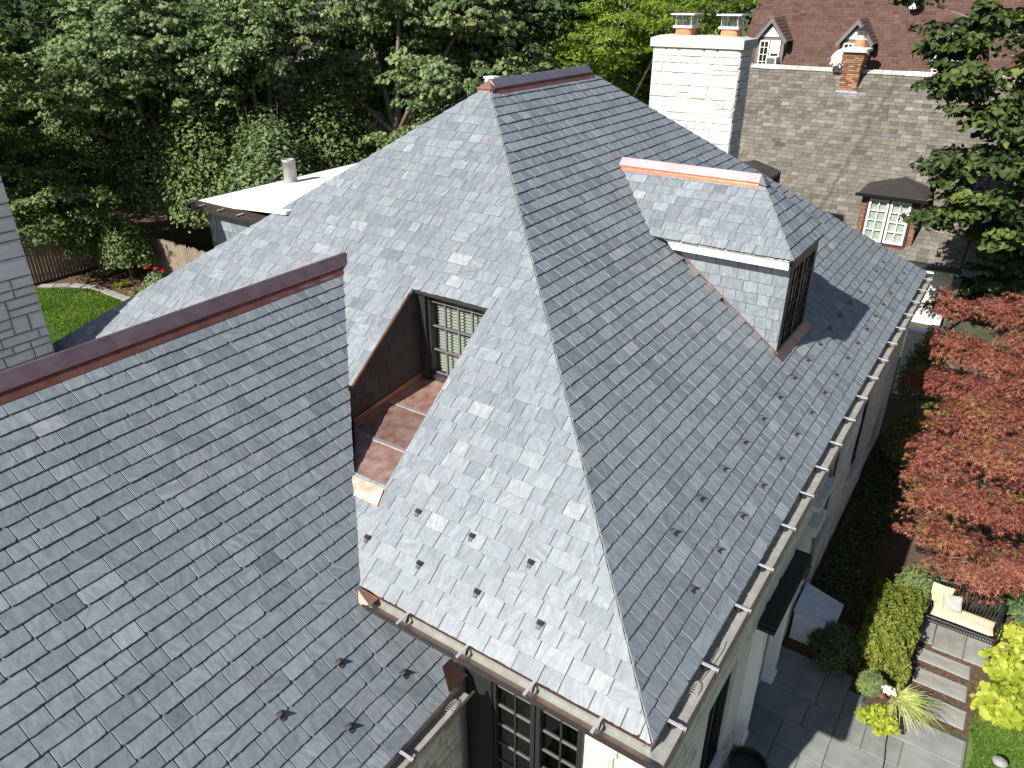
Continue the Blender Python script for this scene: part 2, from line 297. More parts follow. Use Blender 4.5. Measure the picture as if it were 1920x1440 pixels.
# ------------------------------------------------------------------ slates
def clip_line(poly, u0, s, keep_right):
    out = []; n = len(poly)
    f = lambda p: (p[0]-(u0+s*p[1]))*(1 if keep_right else -1)
    for i in range(n):
        a, b = poly[i], poly[(i+1)%n]; fa, fb = f(a), f(b)
        if fa >= 0: out.append(a)
        if (fa >= 0) != (fb >= 0):
            t = fa/(fa-fb); out.append((a[0]+(b[0]-a[0])*t, a[1]+(b[1]-a[1])*t))
    return out
def area2(p): return abs(sum(p[i][0]*p[(i+1)%len(p)][1]-p[(i+1)%len(p)][0]*p[i][1] for i in range(len(p))))/2
def lay(P0, U, V, N, vmin, vmax, spans, E=.2, wr=(.2, .4), th=.016, seed=1, jag=.006, over=.35, chip=.22):
    r = random.Random(seed); P0, U, V, N = V3(P0), V3(U), V3(V), V3(N); out = []; i = 0; v0 = vmin
    while v0 < vmax-.03:
        v1 = min(v0+E*(1+over), vmax)
        for (l0, ls, r0, rs) in spans(v0+E*.5):
            uA = min(l0+ls*v0, l0+ls*v1); uB = max(r0+rs*v0, r0+rs*v1)
            if uB-uA < .02: continue
            u = uA-r.uniform(0, wr[1]*.8)
            while u < uB:
                wd = r.uniform(*wr); a, b = u+.0035, u+wd-.0035; u += wd
                if b < uA: continue
                dv = r.uniform(-.004, .004); j = lambda q=1: r.uniform(-jag, jag)*q
                poly = []
                if r.random() < chip: c = r.uniform(.008, .03); poly += [(a, v0+dv+c), (a+c, v0+dv)]
                else: poly += [(a+j(.3), v0+dv)]
                for q in sorted(r.random() for _ in range(6)): poly.append((a+wd*(.12+.76*q), v0+dv+j()))
                if r.random() < chip: c = r.uniform(.008, .03); poly += [(b-c, v0+dv), (b, v0+dv+c)]
                else: poly += [(b+j(.3), v0+dv)]
                poly += [(b+j(.4), v1), (a+j(.4), v1)]
                poly = clip_line(poly, l0, ls, True); poly = clip_line(poly, r0, rs, False) if len(poly) > 2 else poly
                if len(poly) < 3 or area2(poly) < .0006: continue
                t = th*r.uniform(.55, .95); lift = r.uniform(0, .4)*th; tw = r.uniform(-.28, .28)*th/wd
                H = lambda p: th*(2-(p[1]-v0)/E)+lift*(1-(p[1]-v0)/E)+tw*(p[0]-(a+b)/2)*(1-min(1, (p[1]-v0)/E))
                tv = [P0+U*p[0]+V*p[1]+N*H(p) for p in poly]; n = len(poly)
                bv = [q-N*(t+.004) for q in tv]
                cu, cv = sum(p[0] for p in poly)/n, sum(p[1] for p in poly)/n; ch = .005
                inn = [(p[0]+max(-ch, min(ch, (cu-p[0])*.2)), p[1]+max(-ch, min(ch, (cv-p[1])*.2))) for p in poly]
                iv = [P0+U*p[0]+V*p[1]+N*H(p) for p in inn]; tv = [q-N*.0034 for q in tv]
                ph = r.gauss(0, .25) if r.random() < .8 else r.uniform(-1.4, 1.4); ox, oy = r.uniform(0, 60), r.uniform(0, 60); cs, sn = math.cos(ph), math.sin(ph)
                uvs = [(p[0]*cs-p[1]*sn+ox, p[0]*sn+p[1]*cs+oy) for p in poly]
                tone = (min(.9, max(0, r.gauss(.46, .165))), r.random(), r.random(), 1)
                out.append((iv+tv+bv, [tuple(range(n))]+[(q, n+q, n+(q+1)%n, (q+1)%n) for q in range(n)]+[(n+q, 2*n+q, 2*n+(q+1)%n, n+(q+1)%n) for q in range(n)], uvs*3, tone, [0]+[1]*(2*n)))
        i += 1; v0 = vmin+i*E
    return out
def emit_slates(parent, sl, m, keep, name='slate', stuff='slates', front=None):
    sc = []
    for i, s in enumerate(sl):
        n = len(s[0])//3; c = sum(s[0][:n], V3())/n; x, y, z = to_px(c)
        px = [to_px(p) for p in s[0][:n]]; A = area2([(p[0], p[1]) for p in px]) if z > .3 else 0
        ok = 0 < x < 1920 and 0 < y < 1440 and z > 0 and (front is None or front(c))
        sc.append((A if ok else -1, i))
    sc.sort(reverse=True); ind = set(i for a, i in sc[:keep] if a > 0)
    vs, fs, uv, tn, fm = [], [], [], [], []; m2 = EDGE.get(m.name, m)
    for i, s in enumerate(sl):
        if i in ind: build(name, s[0], s[1], [m, m2], parent, uv=s[2], tone=[s[3]]*len(s[0]), fm=s[4])
        else:
            n = len(vs); vs += s[0]; fs += [tuple(q+n for q in f) for f in s[1]]; uv += s[2]; tn += [s[3]]*len(s[0]); fm += s[4]
    if vs: tag(build(stuff, vs, fs, [m, m2], parent, uv=uv, tone=tn, fm=fm), kind='stuff')

# ------------------------------------------------------------------ foliage
LEAF = {
 'simple': ([(0, -.5, 0), (.34, -.12, .1), (.2, .28, .05), (0, .55, -.06), (-.2, .28, .05), (-.34, -.12, .1)], [(0, 1, 2, 3), (0, 3, 4, 5)]),
 'maple': ([(0, -.5, 0), (.5, -.3, -.08), (.26, .02, .06), (.52, .3, -.1), (.13, .26, .03), (0, .62, -.14), (-.13, .26, .03), (-.52, .3, -.1), (-.26, .02, .06), (-.5, -.3, -.08)],
           [(0, 1, 2), (2, 3, 4), (4, 5, 6), (6, 7, 8), (8, 9, 0), (0, 2, 4), (0, 4, 6), (0, 6, 8)]),
 'star': ([(0, -.12, 0), (.42, -.34, -.12), (.1, .0, .02), (.6, .12, -.16), (.1, .1, .02), (.36, .55, -.16), (0, .16, .02), (0, .75, -.2), (-.36, .55, -.16), (-.1, .1, .02), (-.6, .12, -.16), (-.1, 0, .02), (-.42, -.34, -.12)],
          [(0, 1, 2), (2, 3, 4), (4, 5, 6), (6, 7, 9), (9, 7, 6), (9, 8, 6), (9, 10, 11), (11, 12, 0), (0, 2, 4, 6), (0, 6, 9, 11)]),
 'round': ([(0, -.5, 0), (.4, -.3, .06), (.5, .1, .08), (.25, .45, 0), (-.25, .45, 0), (-.5, .1, .08), (-.4, -.3, .06), (0, 0, -.02)], [(0, 1, 2, 7), (7, 2, 3), (7, 3, 4), (7, 4, 5), (0, 7, 5, 6)]),
 'needle': ([(0, -.5, 0), (.11, 0, .02), (0, .5, 0), (-.11, 0, .02)], [(0, 1, 2, 3)]),
}
def leaf_mesh(name, P, Nn, size, kind, mt, parent, tone, spin=None):
    """P, Nn: (n,3) leaf positions and face normals"""
    n = len(P); lv, lf = LEAF[kind]; lv = np.array(lv)
    Nn = Nn/np.maximum(1e-6, np.linalg.norm(Nn, axis=1, keepdims=True))
    if spin is None: spin = nrg.normal(size=(n, 3))
    B = spin-Nn*np.sum(spin*Nn, 1, keepdims=True); B /= np.maximum(1e-6, np.linalg.norm(B, axis=1, keepdims=True)); A = np.cross(B, Nn)
    s = np.asarray(size).reshape(-1, 1, 1)
    co = P[:, None, :]+s*(lv[None, :, 0:1]*A[:, None]+lv[None, :, 1:2]*B[:, None]+lv[None, :, 2:3]*Nn[:, None])
    k = len(lv); co = co.reshape(-1, 3); lo, hi = co.min(0), co.max(0); c = (lo+hi)/2
    me = bpy.data.meshes.new(name); me.vertices.add(n*k); me.vertices.foreach_set('co', (co-c).astype(np.float32).ravel())
    tot = np.array([len(f) for f in lf]); idx = np.concatenate([np.array(f) for f in lf]); ln = len(idx)
    me.loops.add(n*ln); me.loops.foreach_set('vertex_index', (np.arange(n)[:, None]*k+idx[None]).astype(np.int32).ravel())
    me.polygons.add(n*len(lf)); st = np.concatenate([[0], np.cumsum(tot)[:-1]])
    me.polygons.foreach_set('loop_start', (np.arange(n)[:, None]*ln+st[None]).astype(np.int32).ravel())
    try: me.polygons.foreach_set('loop_total', np.tile(tot, n).astype(np.int32))
    except Exception: pass
    a = me.attributes.new('tone', 'FLOAT_COLOR', 'POINT')
    t4 = np.ones((n, k, 4), dtype=np.float32); t4[:, :, 0] = np.clip(tone, 0, 1)[:, None]; t4[:, :, 1] = nrg.random(n)[:, None]
    a.data.foreach_set('color', t4.ravel()); me.materials.append(mt); me.update(calc_edges=True); me.validate()
    return place(bpy.data.objects.new(name, me), parent, V3(c))
def unit(n):
    d = nrg.normal(size=(n, 3)); return d/np.linalg.norm(d, axis=1, keepdims=True)
def cluster_leaves(centres, dirs, rad, per, flat=.45, up=.6, rw=.55):
    """leaves scattered on small domes round each centre, facing outward and up"""
    n = len(centres); C = np.repeat(centres, per, 0); Dd = np.repeat(dirs, per, 0); R = np.repeat(np.broadcast_to(rad, (n,)), per)
    d = unit(n*per); d[:, 2] = np.abs(d[:, 2])*.9-.15
    q = nrg.random(n*per)**.45
    off = d*(R*q)[:, None]; off[:, 2] *= flat; off[:, 2] -= .35*flat*R*q**2
    Nn = Dd*.5+d*.5+np.array([0, 0, up])+nrg.normal(size=(n*per, 3))*rw
    return C+off, Nn
def tree(name, label, base, h, lobes, mt, bark, leaf='maple', size=.2, per=34, ncl=600, rad=.6, trunk=.25, cat='tree', group=None, limbs=True, tone=(.45, .22), zfrac=.35, up=.6, lean=(0, 0), flat=.45, shell=.62):
    """lobes: list of (offset from base, radii); the crown's leaf clumps sit in the outer part of every lobe"""
    base = V3(base); t = empty(name, base, label, cat, group)
    mb = MB(); top = base+V3((lean[0], lean[1], h*zfrac)); r = random.Random(sum(map(ord, name+label)))
    pts = [base+V3((0, 0, -.2)), base+(top-base)*.35+V3((r.uniform(-.1, .1), r.uniform(-.1, .1), 0)), top]
    mb.tube(pts, [trunk*1.25, trunk, trunk*.8], 9)
    vol = np.array([a[0]*a[1]*a[2] for o, a in lobes])**.67; share = vol/vol.sum()
    Cs, Ds, Bo = [], [], []
    for (o, a), s in zip(lobes, share):
        c = base+V3(o); n = max(4, int(ncl*s)); d = unit(n); d[:, 2] = d[:, 2]*.85+.12
        q = shell+(1.08-shell)*nrg.random(n)
        wob = 1+.16*np.sin(d[:, 0]*5+o[0]*3)+.12*np.sin(d[:, 1]*7+o[1])
        P = np.array(c)+d*np.array(a)*(q*wob)[:, None]; Cs.append(P); Ds.append(d)
        if limbs:
            mid = top+(c-top)*.5+V3((r.uniform(-.3, .3), r.uniform(-.3, .3), -.15*(c-top).length*.3))
            mb.tube([top-V3((0, 0, .3)), mid, c], [trunk*.55, trunk*.34, trunk*.14], 7)
            for k in range(min(9, n)):
                e = V3(P[k]); m2 = c+(e-c)*.5+V3((r.uniform(-.2, .2), r.uniform(-.2, .2), r.uniform(-.1, .25)))
                mb.tube([c if k % 2 else mid+(c-mid)*.6, m2, e], [trunk*.14, trunk*.09, .012], 5)
    mb.out('trunk', bark, t, smooth=True)
    C = np.concatenate(Cs); Dd = np.concatenate(Ds)
    P, Nn = cluster_leaves(C, Dd, rad*(.6+.8*nrg.random(len(C))), per, flat=flat, up=up)
    ctone = np.repeat(nrg.normal(tone[0], tone[1], len(C)), per)+nrg.normal(0, .12, len(P))
    leaf_mesh('crown', P, Nn, size*(.65+.7*nrg.random(len(P))), leaf, mt, t, ctone)
    return t
def shrub(name, label, c, radii, mt, n=3000, leaf='simple', size=.06, group=None, tone=(.5, .25), cat='shrub', lumps=14, stem=True, up=.5, square=1.0):
    c = V3(c); t = empty(name, c, label, cat, group); a = np.array(radii)
    if stem:
        for k in range(5):
            q = k*1.26; mb = MB(); mb.tube([c+V3((.03*math.cos(q), .03*math.sin(q), -.05)), c+V3((a[0]*.35*math.cos(q), a[1]*.35*math.sin(q), a[2]*1.1))], [.025, .008], 5); mb.out('stem', BARK, t)
    d = unit(n); d[:, 2] = np.abs(d[:, 2])*1.05-.1
    if square != 1: d = np.sign(d)*np.abs(d)**square; d /= np.max(np.abs(d), axis=1, keepdims=True)**.75
    lc = unit(lumps); lc[:, 2] = np.abs(lc[:, 2]); bump = np.max(d@lc.T, axis=1)
    q = (.62+.42*bump**3*(.6+.4*nrg.random(n)))*(.7+.38*nrg.random(n)**1.3)
    P = np.array(c)+np.array([0, 0, a[2]*.35])+d*a*q[:, None]*np.array([1, 1, .8])
    P[:, 2] = np.maximum(P[:, 2], c.z+.02)
    Nn = d+np.array([0, 0, up])+nrg.normal(size=(n, 3))*.55
    tn = tone[0]+tone[1]*(bump-.8)*2+nrg.normal(0, tone[1]*.6, n)
    leaf_mesh('foliage', P, Nn, size*(.6+.8*nrg.random(n)), leaf, mt, t, tn); return t
def blades(name, label, c, n, L, mt, spread=.6, droop=.5, wdt=.012, group=None, cat='plant', dirb=(0, 0)):
    c = V3(c); t = empty(name, c, label, cat, group); mb = MB(); r = random.Random(n+int(L*100))
    vs, fs, tn = [], [], []
    for k in range(n):
        a = r.uniform(0, 6.283); l = L*r.uniform(.6, 1.1); sp = spread*r.uniform(.2, 1); D = V3((math.cos(a)*sp+dirb[0], math.sin(a)*sp+dirb[1], 1)); sd = V3((-math.sin(a), math.cos(a), 0))*wdt*r.uniform(.6, 1.3)
        p = c+V3((r.uniform(-.05, .05), r.uniform(-.05, .05), 0)); b = len(vs); tv = r.random()
        for q in range(5):
            s = q/4; pt = p+V3((D.x*l*s*(1+.5*s), D.y*l*s*(1+.5*s), l*(s*.9-droop*s*s*s))); wq = (1-s*.85)
            vs += [pt-sd*wq, pt+sd*wq]; tn += [(tv, 0, 0, 1)]*2
        for q in range(4): fs.append((b+2*q, b+2*q+1, b+2*q+3, b+2*q+2))
    build('blades', vs, fs, mt, t, tone=tn); return t

def mound(name, label, c, discs, mt, n, leaf, size, group=None, tone=(.45, .3), cat='plant', tilt=.45):
    """low clump: leaves laid over several small overlapping humps (x, y, radius, height)"""
    c = V3(c); t = empty(name, c, label, cat, group); Ps, Ts = [], []
    ar = np.array([d[2]**2 for d in discs]); 
    for (dx, dy, r_, h), k in zip(discs, (n*ar/ar.sum()).astype(int)):
        a = nrg.uniform(0, 6.283, k); q = np.sqrt(nrg.random(k)); z = h*(1-q**2.2)*(.55+.5*nrg.random(k))+.03
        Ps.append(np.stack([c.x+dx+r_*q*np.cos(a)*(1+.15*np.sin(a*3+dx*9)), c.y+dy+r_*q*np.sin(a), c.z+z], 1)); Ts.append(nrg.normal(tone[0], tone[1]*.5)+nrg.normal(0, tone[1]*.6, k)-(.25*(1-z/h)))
    P = np.concatenate(Ps); tn = np.concatenate(Ts); off = P-np.array(c); Nn = np.array([0, 0, 1.])+nrg.normal(size=(len(P), 3))*tilt+off*np.array([.9, .9, 0])
    leaf_mesh('foliage', P, Nn, size*(.5+.8*nrg.random(len(P))), leaf, mt, t, tn); return t
def hedge(name, label, c, half, mt, n, size, group=None, tone=(.5, .3)):
    """loosely clipped block: leaves over the top and sides of a lumpy box"""
    c = V3(c); t = empty(name, c, label, 'shrub', group); mb = MB()
    for k in range(8): x, y = c.x+half[0]*math.sin(k*2.4)*.7, c.y+half[1]*(k/3.5-1)*.8; mb = MB(); mb.tube([(x, y, c.z-.05), (x+.05, y, c.z+half[2]*.8)], [.02, .008], 5); mb.out('stem', BARK, t)
    u = nrg.uniform(-1, 1, (n, 3)); f = nrg.random(n); q = .97-.28*nrg.random(n)**1.6
    top = f < .55; u[top, 2] = q[top]; sx = (f >= .55) & (f < .8); u[sx, 0] = np.sign(u[sx, 0])*q[sx]; sy = f >= .8; u[sy, 1] = np.sign(u[sy, 1])*q[sy]
    u[~top, 2] = u[~top, 2]*.5+.45
    rr = np.sqrt(np.abs(u[:, 0])**4+np.abs(u[:, 1])**6); u[:, 2] *= 1-.35*np.clip(rr-.55, 0, 1)
    lump = 1+.07*np.sin(u[:, 1]*9+1)*np.sin(u[:, 0]*5)+.06*np.sin(u[:, 1]*17+u[:, 0]*11)
    P = np.array(c)+u*np.array(half)*lump[:, None]; P[:, 2] = np.maximum(P[:, 2], c.z+.03)
    Nn = u*np.array([.8, .5, .6])+np.array([0, 0, .5])+nrg.normal(size=(n, 3))*.6
    tn = tone[0]+tone[1]*(lump-1)*6+nrg.normal(0, tone[1]*.7, n)
    leaf_mesh('foliage', P, Nn, size*(.6+.8*nrg.random(n)), 'simple', mt, t, tn); return t

LF_MAPLE = leaf_mat('maple_leaf', [(0, (0.071, 0.111, 0.044)), (.45, (0.145, 0.200, 0.086)), (.85, (0.228, 0.286, 0.135)), (1, (0.360, 0.361, 0.161))], .25, .55, .2)
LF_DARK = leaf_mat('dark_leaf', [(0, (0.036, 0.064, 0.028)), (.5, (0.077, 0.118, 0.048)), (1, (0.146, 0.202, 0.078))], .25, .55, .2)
LF_LIGHT = leaf_mat('light_leaf', [(0, (0.070, 0.105, 0.031)), (.5, (0.134, 0.181, 0.061)), (1, (0.219, 0.251, 0.103))], .25)
LF_LOCUST = leaf_mat('locust_leaf', [(0, (0.081, 0.135, 0.016)), (.5, (0.162, 0.243, 0.030)), (1, (0.297, 0.365, 0.047))], .35)
LF_YELLOW = leaf_mat('yellowgreen_leaf', [(0, (.13, .17, .01)), (.5, (.28, .31, .02)), (1, (.45, .44, .05))], .35)
LF_RED = leaf_mat('red_leaf', [(0, (.165, .05, .04)), (.4, (.28, .095, .068)), (.7, (.31, .132, .078)), (.92, (.28, .165, .065)), (1, (.24, .2, .05))], .28, .5, .25)
LF_BOX = leaf_mat('boxwood_leaf', [(0, (.06, .085, .012)), (.5, (.15, .19, .025)), (1, (.27, .27, .06))], .25)
LF_LIME = leaf_mat('lime_leaf', [(0, (.2, .26, .02)), (.5, (.38, .42, .05)), (1, (.56, .55, .14))], .35)
LF_GRASS = leaf_mat('grass_blade', [(0, (0.068, 0.128, 0.018)), (.5, (0.128, 0.225, 0.033)), (1, (0.240, 0.300, 0.068))], .3)
LF_STRIPE = leaf_mat('striped_grass', [(0, (.25, .3, .05)), (.5, (.48, .5, .16)), (1, (.65, .64, .35))], .3)
LF_MUMW = leaf_mat('white_petal', [(0, (.6, .58, .58)), (1, (.8, .8, .78))], .3)
LF_ROSE = leaf_mat('red_petal', [(0, (.5, .01, .012)), (1, (.7, .03, .02))], .3)
LF_DRY = leaf_mat('mulch_chip', [(0, (.05, .028, .016)), (.5, (.13, .075, .042)), (1, (.3, .2, .12))], .0, .9, .1)
LF_OAK = leaf_mat('oak_leaf', [(0, (.022, .036, .012)), (.5, (.048, .072, .022)), (.88, (.085, .12, .03)), (1, (.13, .16, .035))], .25)

# ================================================================== SETTING
GZ = -5.0
def sheet(name, pts, z, m, kind='structure', th=None):
    mb = MB(); n = len(pts); zb = z-(th or .3)
    mb.prism([(x, y, zb) for x, y in pts], (0, 0, z-zb)); return tag(mb.out(name, m), kind=kind)
mb = MB(); mb.prism([(x, y, GZ-.6) for x, y in ((-900, -400), (900, -400), (900, 1200), (-900, 1200))], (0, 0, .58)); tag(mb.out('ground', SOIL), kind='structure')
tag(sheet('mulch_bed', [(-.1, 7.0), (8, 7.0), (8, 26), (-.1, 26)], GZ-.008, MULCH))
sheet('lawn', [(3.35, -4), (9, -4), (9, 7.3), (3.6, 7.55), (3.35, 7.1)], GZ+.0, TURF)
sheet('back_lawn', [(-33.3, 9.2), (-31, 10.6), (-29.4, 10.5), (-15, 10.6), (-15, -6), (-34, -6)], GZ+.0, TURF)
sheet('back_bed', [(-45, 30), (-45, 8), (-33.6, 9), (-31, 10.8), (-29.6, 10.75), (-15, 10.8), (-15, 30)], GZ-.006, MULCH)
path_kerb = empty('lawn_edging', (-30.5, 10.7, GZ)); tag(path_kerb, kind='structure')
KM = [slab_mesh(50+i, KERB, .04, .02) for i in range(3)]
ed = [(-33.6, 9.35), (-32.6, 10.2), (-31.3, 10.65), (-29.9, 10.6), (-28.4, 10.6), (-26.9, 10.6), (-25.4, 10.6)]
for (a, b) in zip(ed[:-1], ed[1:]):
    for q in (0, .5):
        p = V3((a[0]+(b[0]-a[0])*q, a[1]+(b[1]-a[1])*q, GZ)); ln = math.hypot(b[0]-a[0], b[1]-a[1])/2
        piece('edging_stone', rnd.choice(KM), path_kerb, p, (ln-.02, .33, .07), math.atan2(b[1]-a[1], b[0]-a[0]))
# patio of bluestone pavers
patio = tag(sheet('patio', [(-.1, -6), (3.32, -6), (3.32, 6.85), (1.34, 6.85), (1.34, 7.22), (-.1, 7.22)], GZ+.012, JOINT))
PM = [slab_mesh(80+i, BLUESTONE, .012, .004) for i in range(5)]
def pavers(x0, x1, y0, y1, seed):
    r = random.Random(seed); y = y1
    while y > y0+.1:
        h = min(r.choice([.46, .61, .61, .76]), y-y0); h = y-y0 if y-y0-h < .3 else h
        x = x0
        while x < x1-.05:
            wd = r.choice([.46, .61, .76, .91, 1.0]); wd = x1-x if x1-x-wd < .35 else wd
            piece('paver', r.choice(PM), patio, (x+.006, y-h+.006, GZ+.008), (wd-.012, h-.012, .034+r.uniform(0, .004)))
            x += wd
        y -= h
pavers(-.1, 1.34, 4.0, 7.2, 3); pavers(1.34, 3.3, 4.0, 6.83, 5); pavers(-.1, 3.3, 1.5, 4.0, 6)
gp = empty('garden_path', (2.8, 8.2, GZ)); tag(gp, kind='structure')
SM = [slab_mesh(90+i, SLABST, .02, .03) for i in range(5)]
for i, (x0, x1, y0, y1, a) in enumerate([(2.18, 2.47, 8.98, 9.75, 0), (2.49, 3.02, 8.92, 9.75, 0), (3.04, 3.46, 8.9, 9.75, 0), (2.24, 3.2, 8.43, 8.78, -.02), (2.28, 3.22, 7.80, 8.2, -.01), (2.36, 3.24, 7.1, 7.56, .0)]):
    piece('path_slab', SM[i % 5], gp, (x0, y0, GZ-.02), (x1-x0, y1-y0, .042), a)
# wood chips on the beds, too many to count
n = 9000; P = np.stack([nrg.uniform(.05, 4.4, n), nrg.uniform(6.9, 11.5, n), np.full(n, GZ+.005)], 1)
ok = ~((P[:, 0] > 2.2) & (P[:, 0] < 3.5) & (P[:, 1] > 8.9) & (P[:, 1] < 9.76)); P = P[ok]
N_ = np.array([0, 0, 1])+nrg.normal(size=(len(P), 3))*.35
o = leaf_mesh('bark_chips', P, N_, .05*(.4+nrg.random(len(P))), 'needle', LF_DRY, None, nrg.normal(.5, .25, len(P))); tag(o, 'brown bark chips scattered over the garden bed by the path', 'mulch', kind='stuff')
n = 5000; P = np.stack([nrg.uniform(-36, -25, n), nrg.uniform(9.5, 13.5, n), np.full(n, GZ+.01)], 1); N_ = np.array([0, 0, 1])+nrg.normal(size=(n, 3))*.35
P = P[P[:, 1] > 10.9+.1*np.sin(P[:, 0])]
o = leaf_mesh('leaf_litter', P, N_[:len(P)], .11*(.4+nrg.random(len(P))), 'simple', LF_DRY, None, nrg.normal(.5, .25, len(P))); tag(o, 'dry leaf litter on the dark bed behind the back lawn', 'leaf litter', kind='stuff')
def turf(name, label, n, xr, yr, hgt, inside, seed):
    g = np.random.default_rng(seed); P = np.stack([g.uniform(*xr, n), g.uniform(*yr, n), np.full(n, GZ+hgt*.4)], 1); P = P[inside(P)]
    m = len(P); N_ = g.normal(size=(m, 3)); N_[:, 2] *= .35; sp = np.array([0, 0, 1.])+g.normal(size=(m, 3))*.35
    tn = .45+.2*np.sin(P[:, 0]*2.1)*np.sin(P[:, 1]*1.7)+g.normal(0, .22, m)
    o = leaf_mesh(name, P, N_, hgt*(.7+.7*g.random(m)), 'needle', LF_GRASS, None, tn, spin=sp); tag(o, label, 'grass', kind='stuff')
turf('grass', 'short lawn grass at the right beside the stepping stones', 26000, (3.3, 5.2), (4.5, 7.7), .07, lambda P: P[:, 0] > 3.38+.05*np.sin(P[:, 1]*5), 1)
turf('back_grass', 'sunlit lawn grass beside the stone chimney and garden bed', 46000, (-34, -25), (4, 10.6), .13, lambda P: P[:, 1] < 10.5-.0*P[:, 0]-np.maximum(0, (-31.5-P[:, 0]))*.62, 2)

# ================================================================== THE HOUSE
K = .74141; S_ = math.sqrt(1+K*K); RA = 7.0; RY1, RY2, NY = 7.0, 10.7, 17.39
XV, YV, XE = -7.667, 3.610, -2.647; ZE = -K*1.41; WZ = K*YV; VX = XV+YV
house = empty('house', (-7, 8, GZ), 'stone house with a new blue-grey slate hip roof and copper ridge caps', 'house')
# walls -----------------------------------------------------------
EX, SY = -.08, .33
mb = MB(); mb.box(-13.9, EX-.3, .66, 17.1, GZ-.2, -.12)
WX0, WX1, WZ0, WZ1 = -2.74, -.93, -3.2, -.42               # french window opening
mb.box(-4.6, WX0-.12, SY+.03, .66, GZ-.2, -.14); mb.box(WX1, EX-.02, SY+.03, .66, GZ-.2, -.14)
mb.box(WX0, WX1, SY+.03, .66, WZ1, -.14); mb.box(WX0, WX1, SY+.03, .66, GZ-.2, WZ0)
openE = [(2.55, 3.75, -4.35, -2.2), (8.9, 10.1, -3.6, -1.2), (11.8, 13.0, -3.6, -1.2), (4.78, 6.1, -4.9, -2.45)]
ys = sorted(openE); y = SY+.03
for (a, b, c, d) in ys:
    mb.box(EX-.3, EX-.02, y, a, GZ-.2, -.14); mb.box(EX-.3, EX-.02, a, b, GZ-.2, c); mb.box(EX-.3, EX-.02, a, b, d, -.14); y = b
mb.box(EX-.3, EX-.02, y, 17.1, GZ-.2, -.14)
wall = mb.out('wall', MORTARW, house)
stone_face(wall, (WX1+.01, SY+.0, -2.6), EX-WX1-.01, 2.42, 0, LIMEWALL, (.2, .34), (.3, .6), .035, .02, seed=4)
stone_face(wall, (EX+.0, SY, GZ), 16.7, 4.82, math.pi/2, LIMEWALL, (.2, .36), (.5, 1.15), .035, .016, seed=6,
           skip=lambda a, b, z0, z1: any(b+SY > p-.05 and a+SY < q+.05 and z1+GZ > r-.02 and z0+GZ < s+.02 for p, q, r, s in openE) or (b > 14.5))
mb = MB()
mb.box(XV-4.9, XE-.12, -9, .3, GZ-.2, ZE-.12); wwall = mb.out('wing_wall', MORTARW, house)
stone_face(wwall, (XE-.105, -2.6, -3.4), 2.9, 2.2, math.pi/2, LIMEWALL, (.16, .28), (.25, .5), .03, .014, seed=9)
# roof deck -------------------------------------------------------
def deckp(mb, pts, t=.12):
    a = [V3(p) for p in pts]; n = (a[1]-a[0]).cross(a[2]-a[0]).normalized(); mb.prism([p-n*(t+.004) for p in a], n*t)
mb = MB(); R1 = (-RA, RY1, K*RA); R2 = (-RA, RY2, K*RA)
deckp(mb, [(-.02, 0, 0), (-.02, NY, 0), R2, R1])                                             # east
ox0, ox1, oy0, oy1 = -5.95, -4.5, .985, 3.446                                                # recessed balcony opening
sp = lambda x, y: (x, y, K*y)
deckp(mb, [sp(VX, 0.02), sp(-.02, .02), sp(-.98, .98), sp(VX-.985, .985)])
deckp(mb, [sp(ox1, oy0), sp(-oy0, oy0), sp(-oy1, oy1), sp(ox1, oy1)])
deckp(mb, [sp(ox0, VX-ox0), sp(ox0, oy1), sp(VX-oy1, oy1)])
deckp(mb, [sp(VX-oy1, oy1), sp(-oy1, oy1), sp(-7, 7), sp(-14+YV, YV), sp(XV, YV)])
deckp(mb, [sp(-14, .02), sp(XV-YV, .02), sp(XV, YV), sp(-14+YV, YV)])
deckp(mb, [(-14, NY, 0), (-14, 0, 0), R1, R2])                                               # west
deckp(mb, [(0, NY, 0), (-14, NY, 0), R2])                                                    # north
deckp(mb, [(XE-.02, -9, ZE), (XE-.02, .34, ZE), (VX, .34, 0), (VX, 0, 0), (XV, YV, WZ), (XV, -9, WZ)])
deckp(mb, [(XV, -9, WZ), (XV, YV, WZ), (XV-YV, 0, 0), (2*XV-XE, 0, ZE), (2*XV-XE, -9, ZE)])
roof = mb.out('roof', DECK, house)
ES = .2043; sl = []
def south_spans(v):
    y = v/S_; i = 1/S_; out = []
    hipL, hipR = (-14., i), (0., -i)
    if y < YV:
        out.append((*hipL, XV-YV-.01, i)); l = (VX+.01, -i)
        if oy0 < y < oy1:
            if VX-y < ox0-.03: out.append((*l, ox0-.015, 0))
            out.append((ox1+.012, 0, *hipR))
        else: out.append((*l, *hipR))
    else: out.append((*hipL, *hipR))
    return out
sl += lay((0, 0, 0), (1, 0, 0), V3((0, 1, K))/S_, V3((0, -K, 1))/S_, 0, RA*S_-.12, south_spans, ES, (.19, .42), .012, seed=21)
sl += lay((0, 0, 0), (0, 1, 0), V3((-1, 0, K))/S_, V3((K, 0, 1))/S_, 0, RA*S_-.1, lambda v: [(0, 1/S_, NY, -(NY-RY2)/RA/S_)] if not 0 else [], .2, (.19, .42), .015, seed=22)
wv = 1.41*S_
sl += lay((XE, 0, ZE), (0, 1, 0), V3((-1, 0, K))/S_, V3((K, 0, 1))/S_, 0, 5.02*S_-.1,
          lambda v: [(-8.5, 0, .34, 0)] if v < wv-.06 else [(-8.5, 0, -1.41-.005, 1/S_)], .2, (.2, .46), .015, seed=23, jag=.0045, chip=.35)
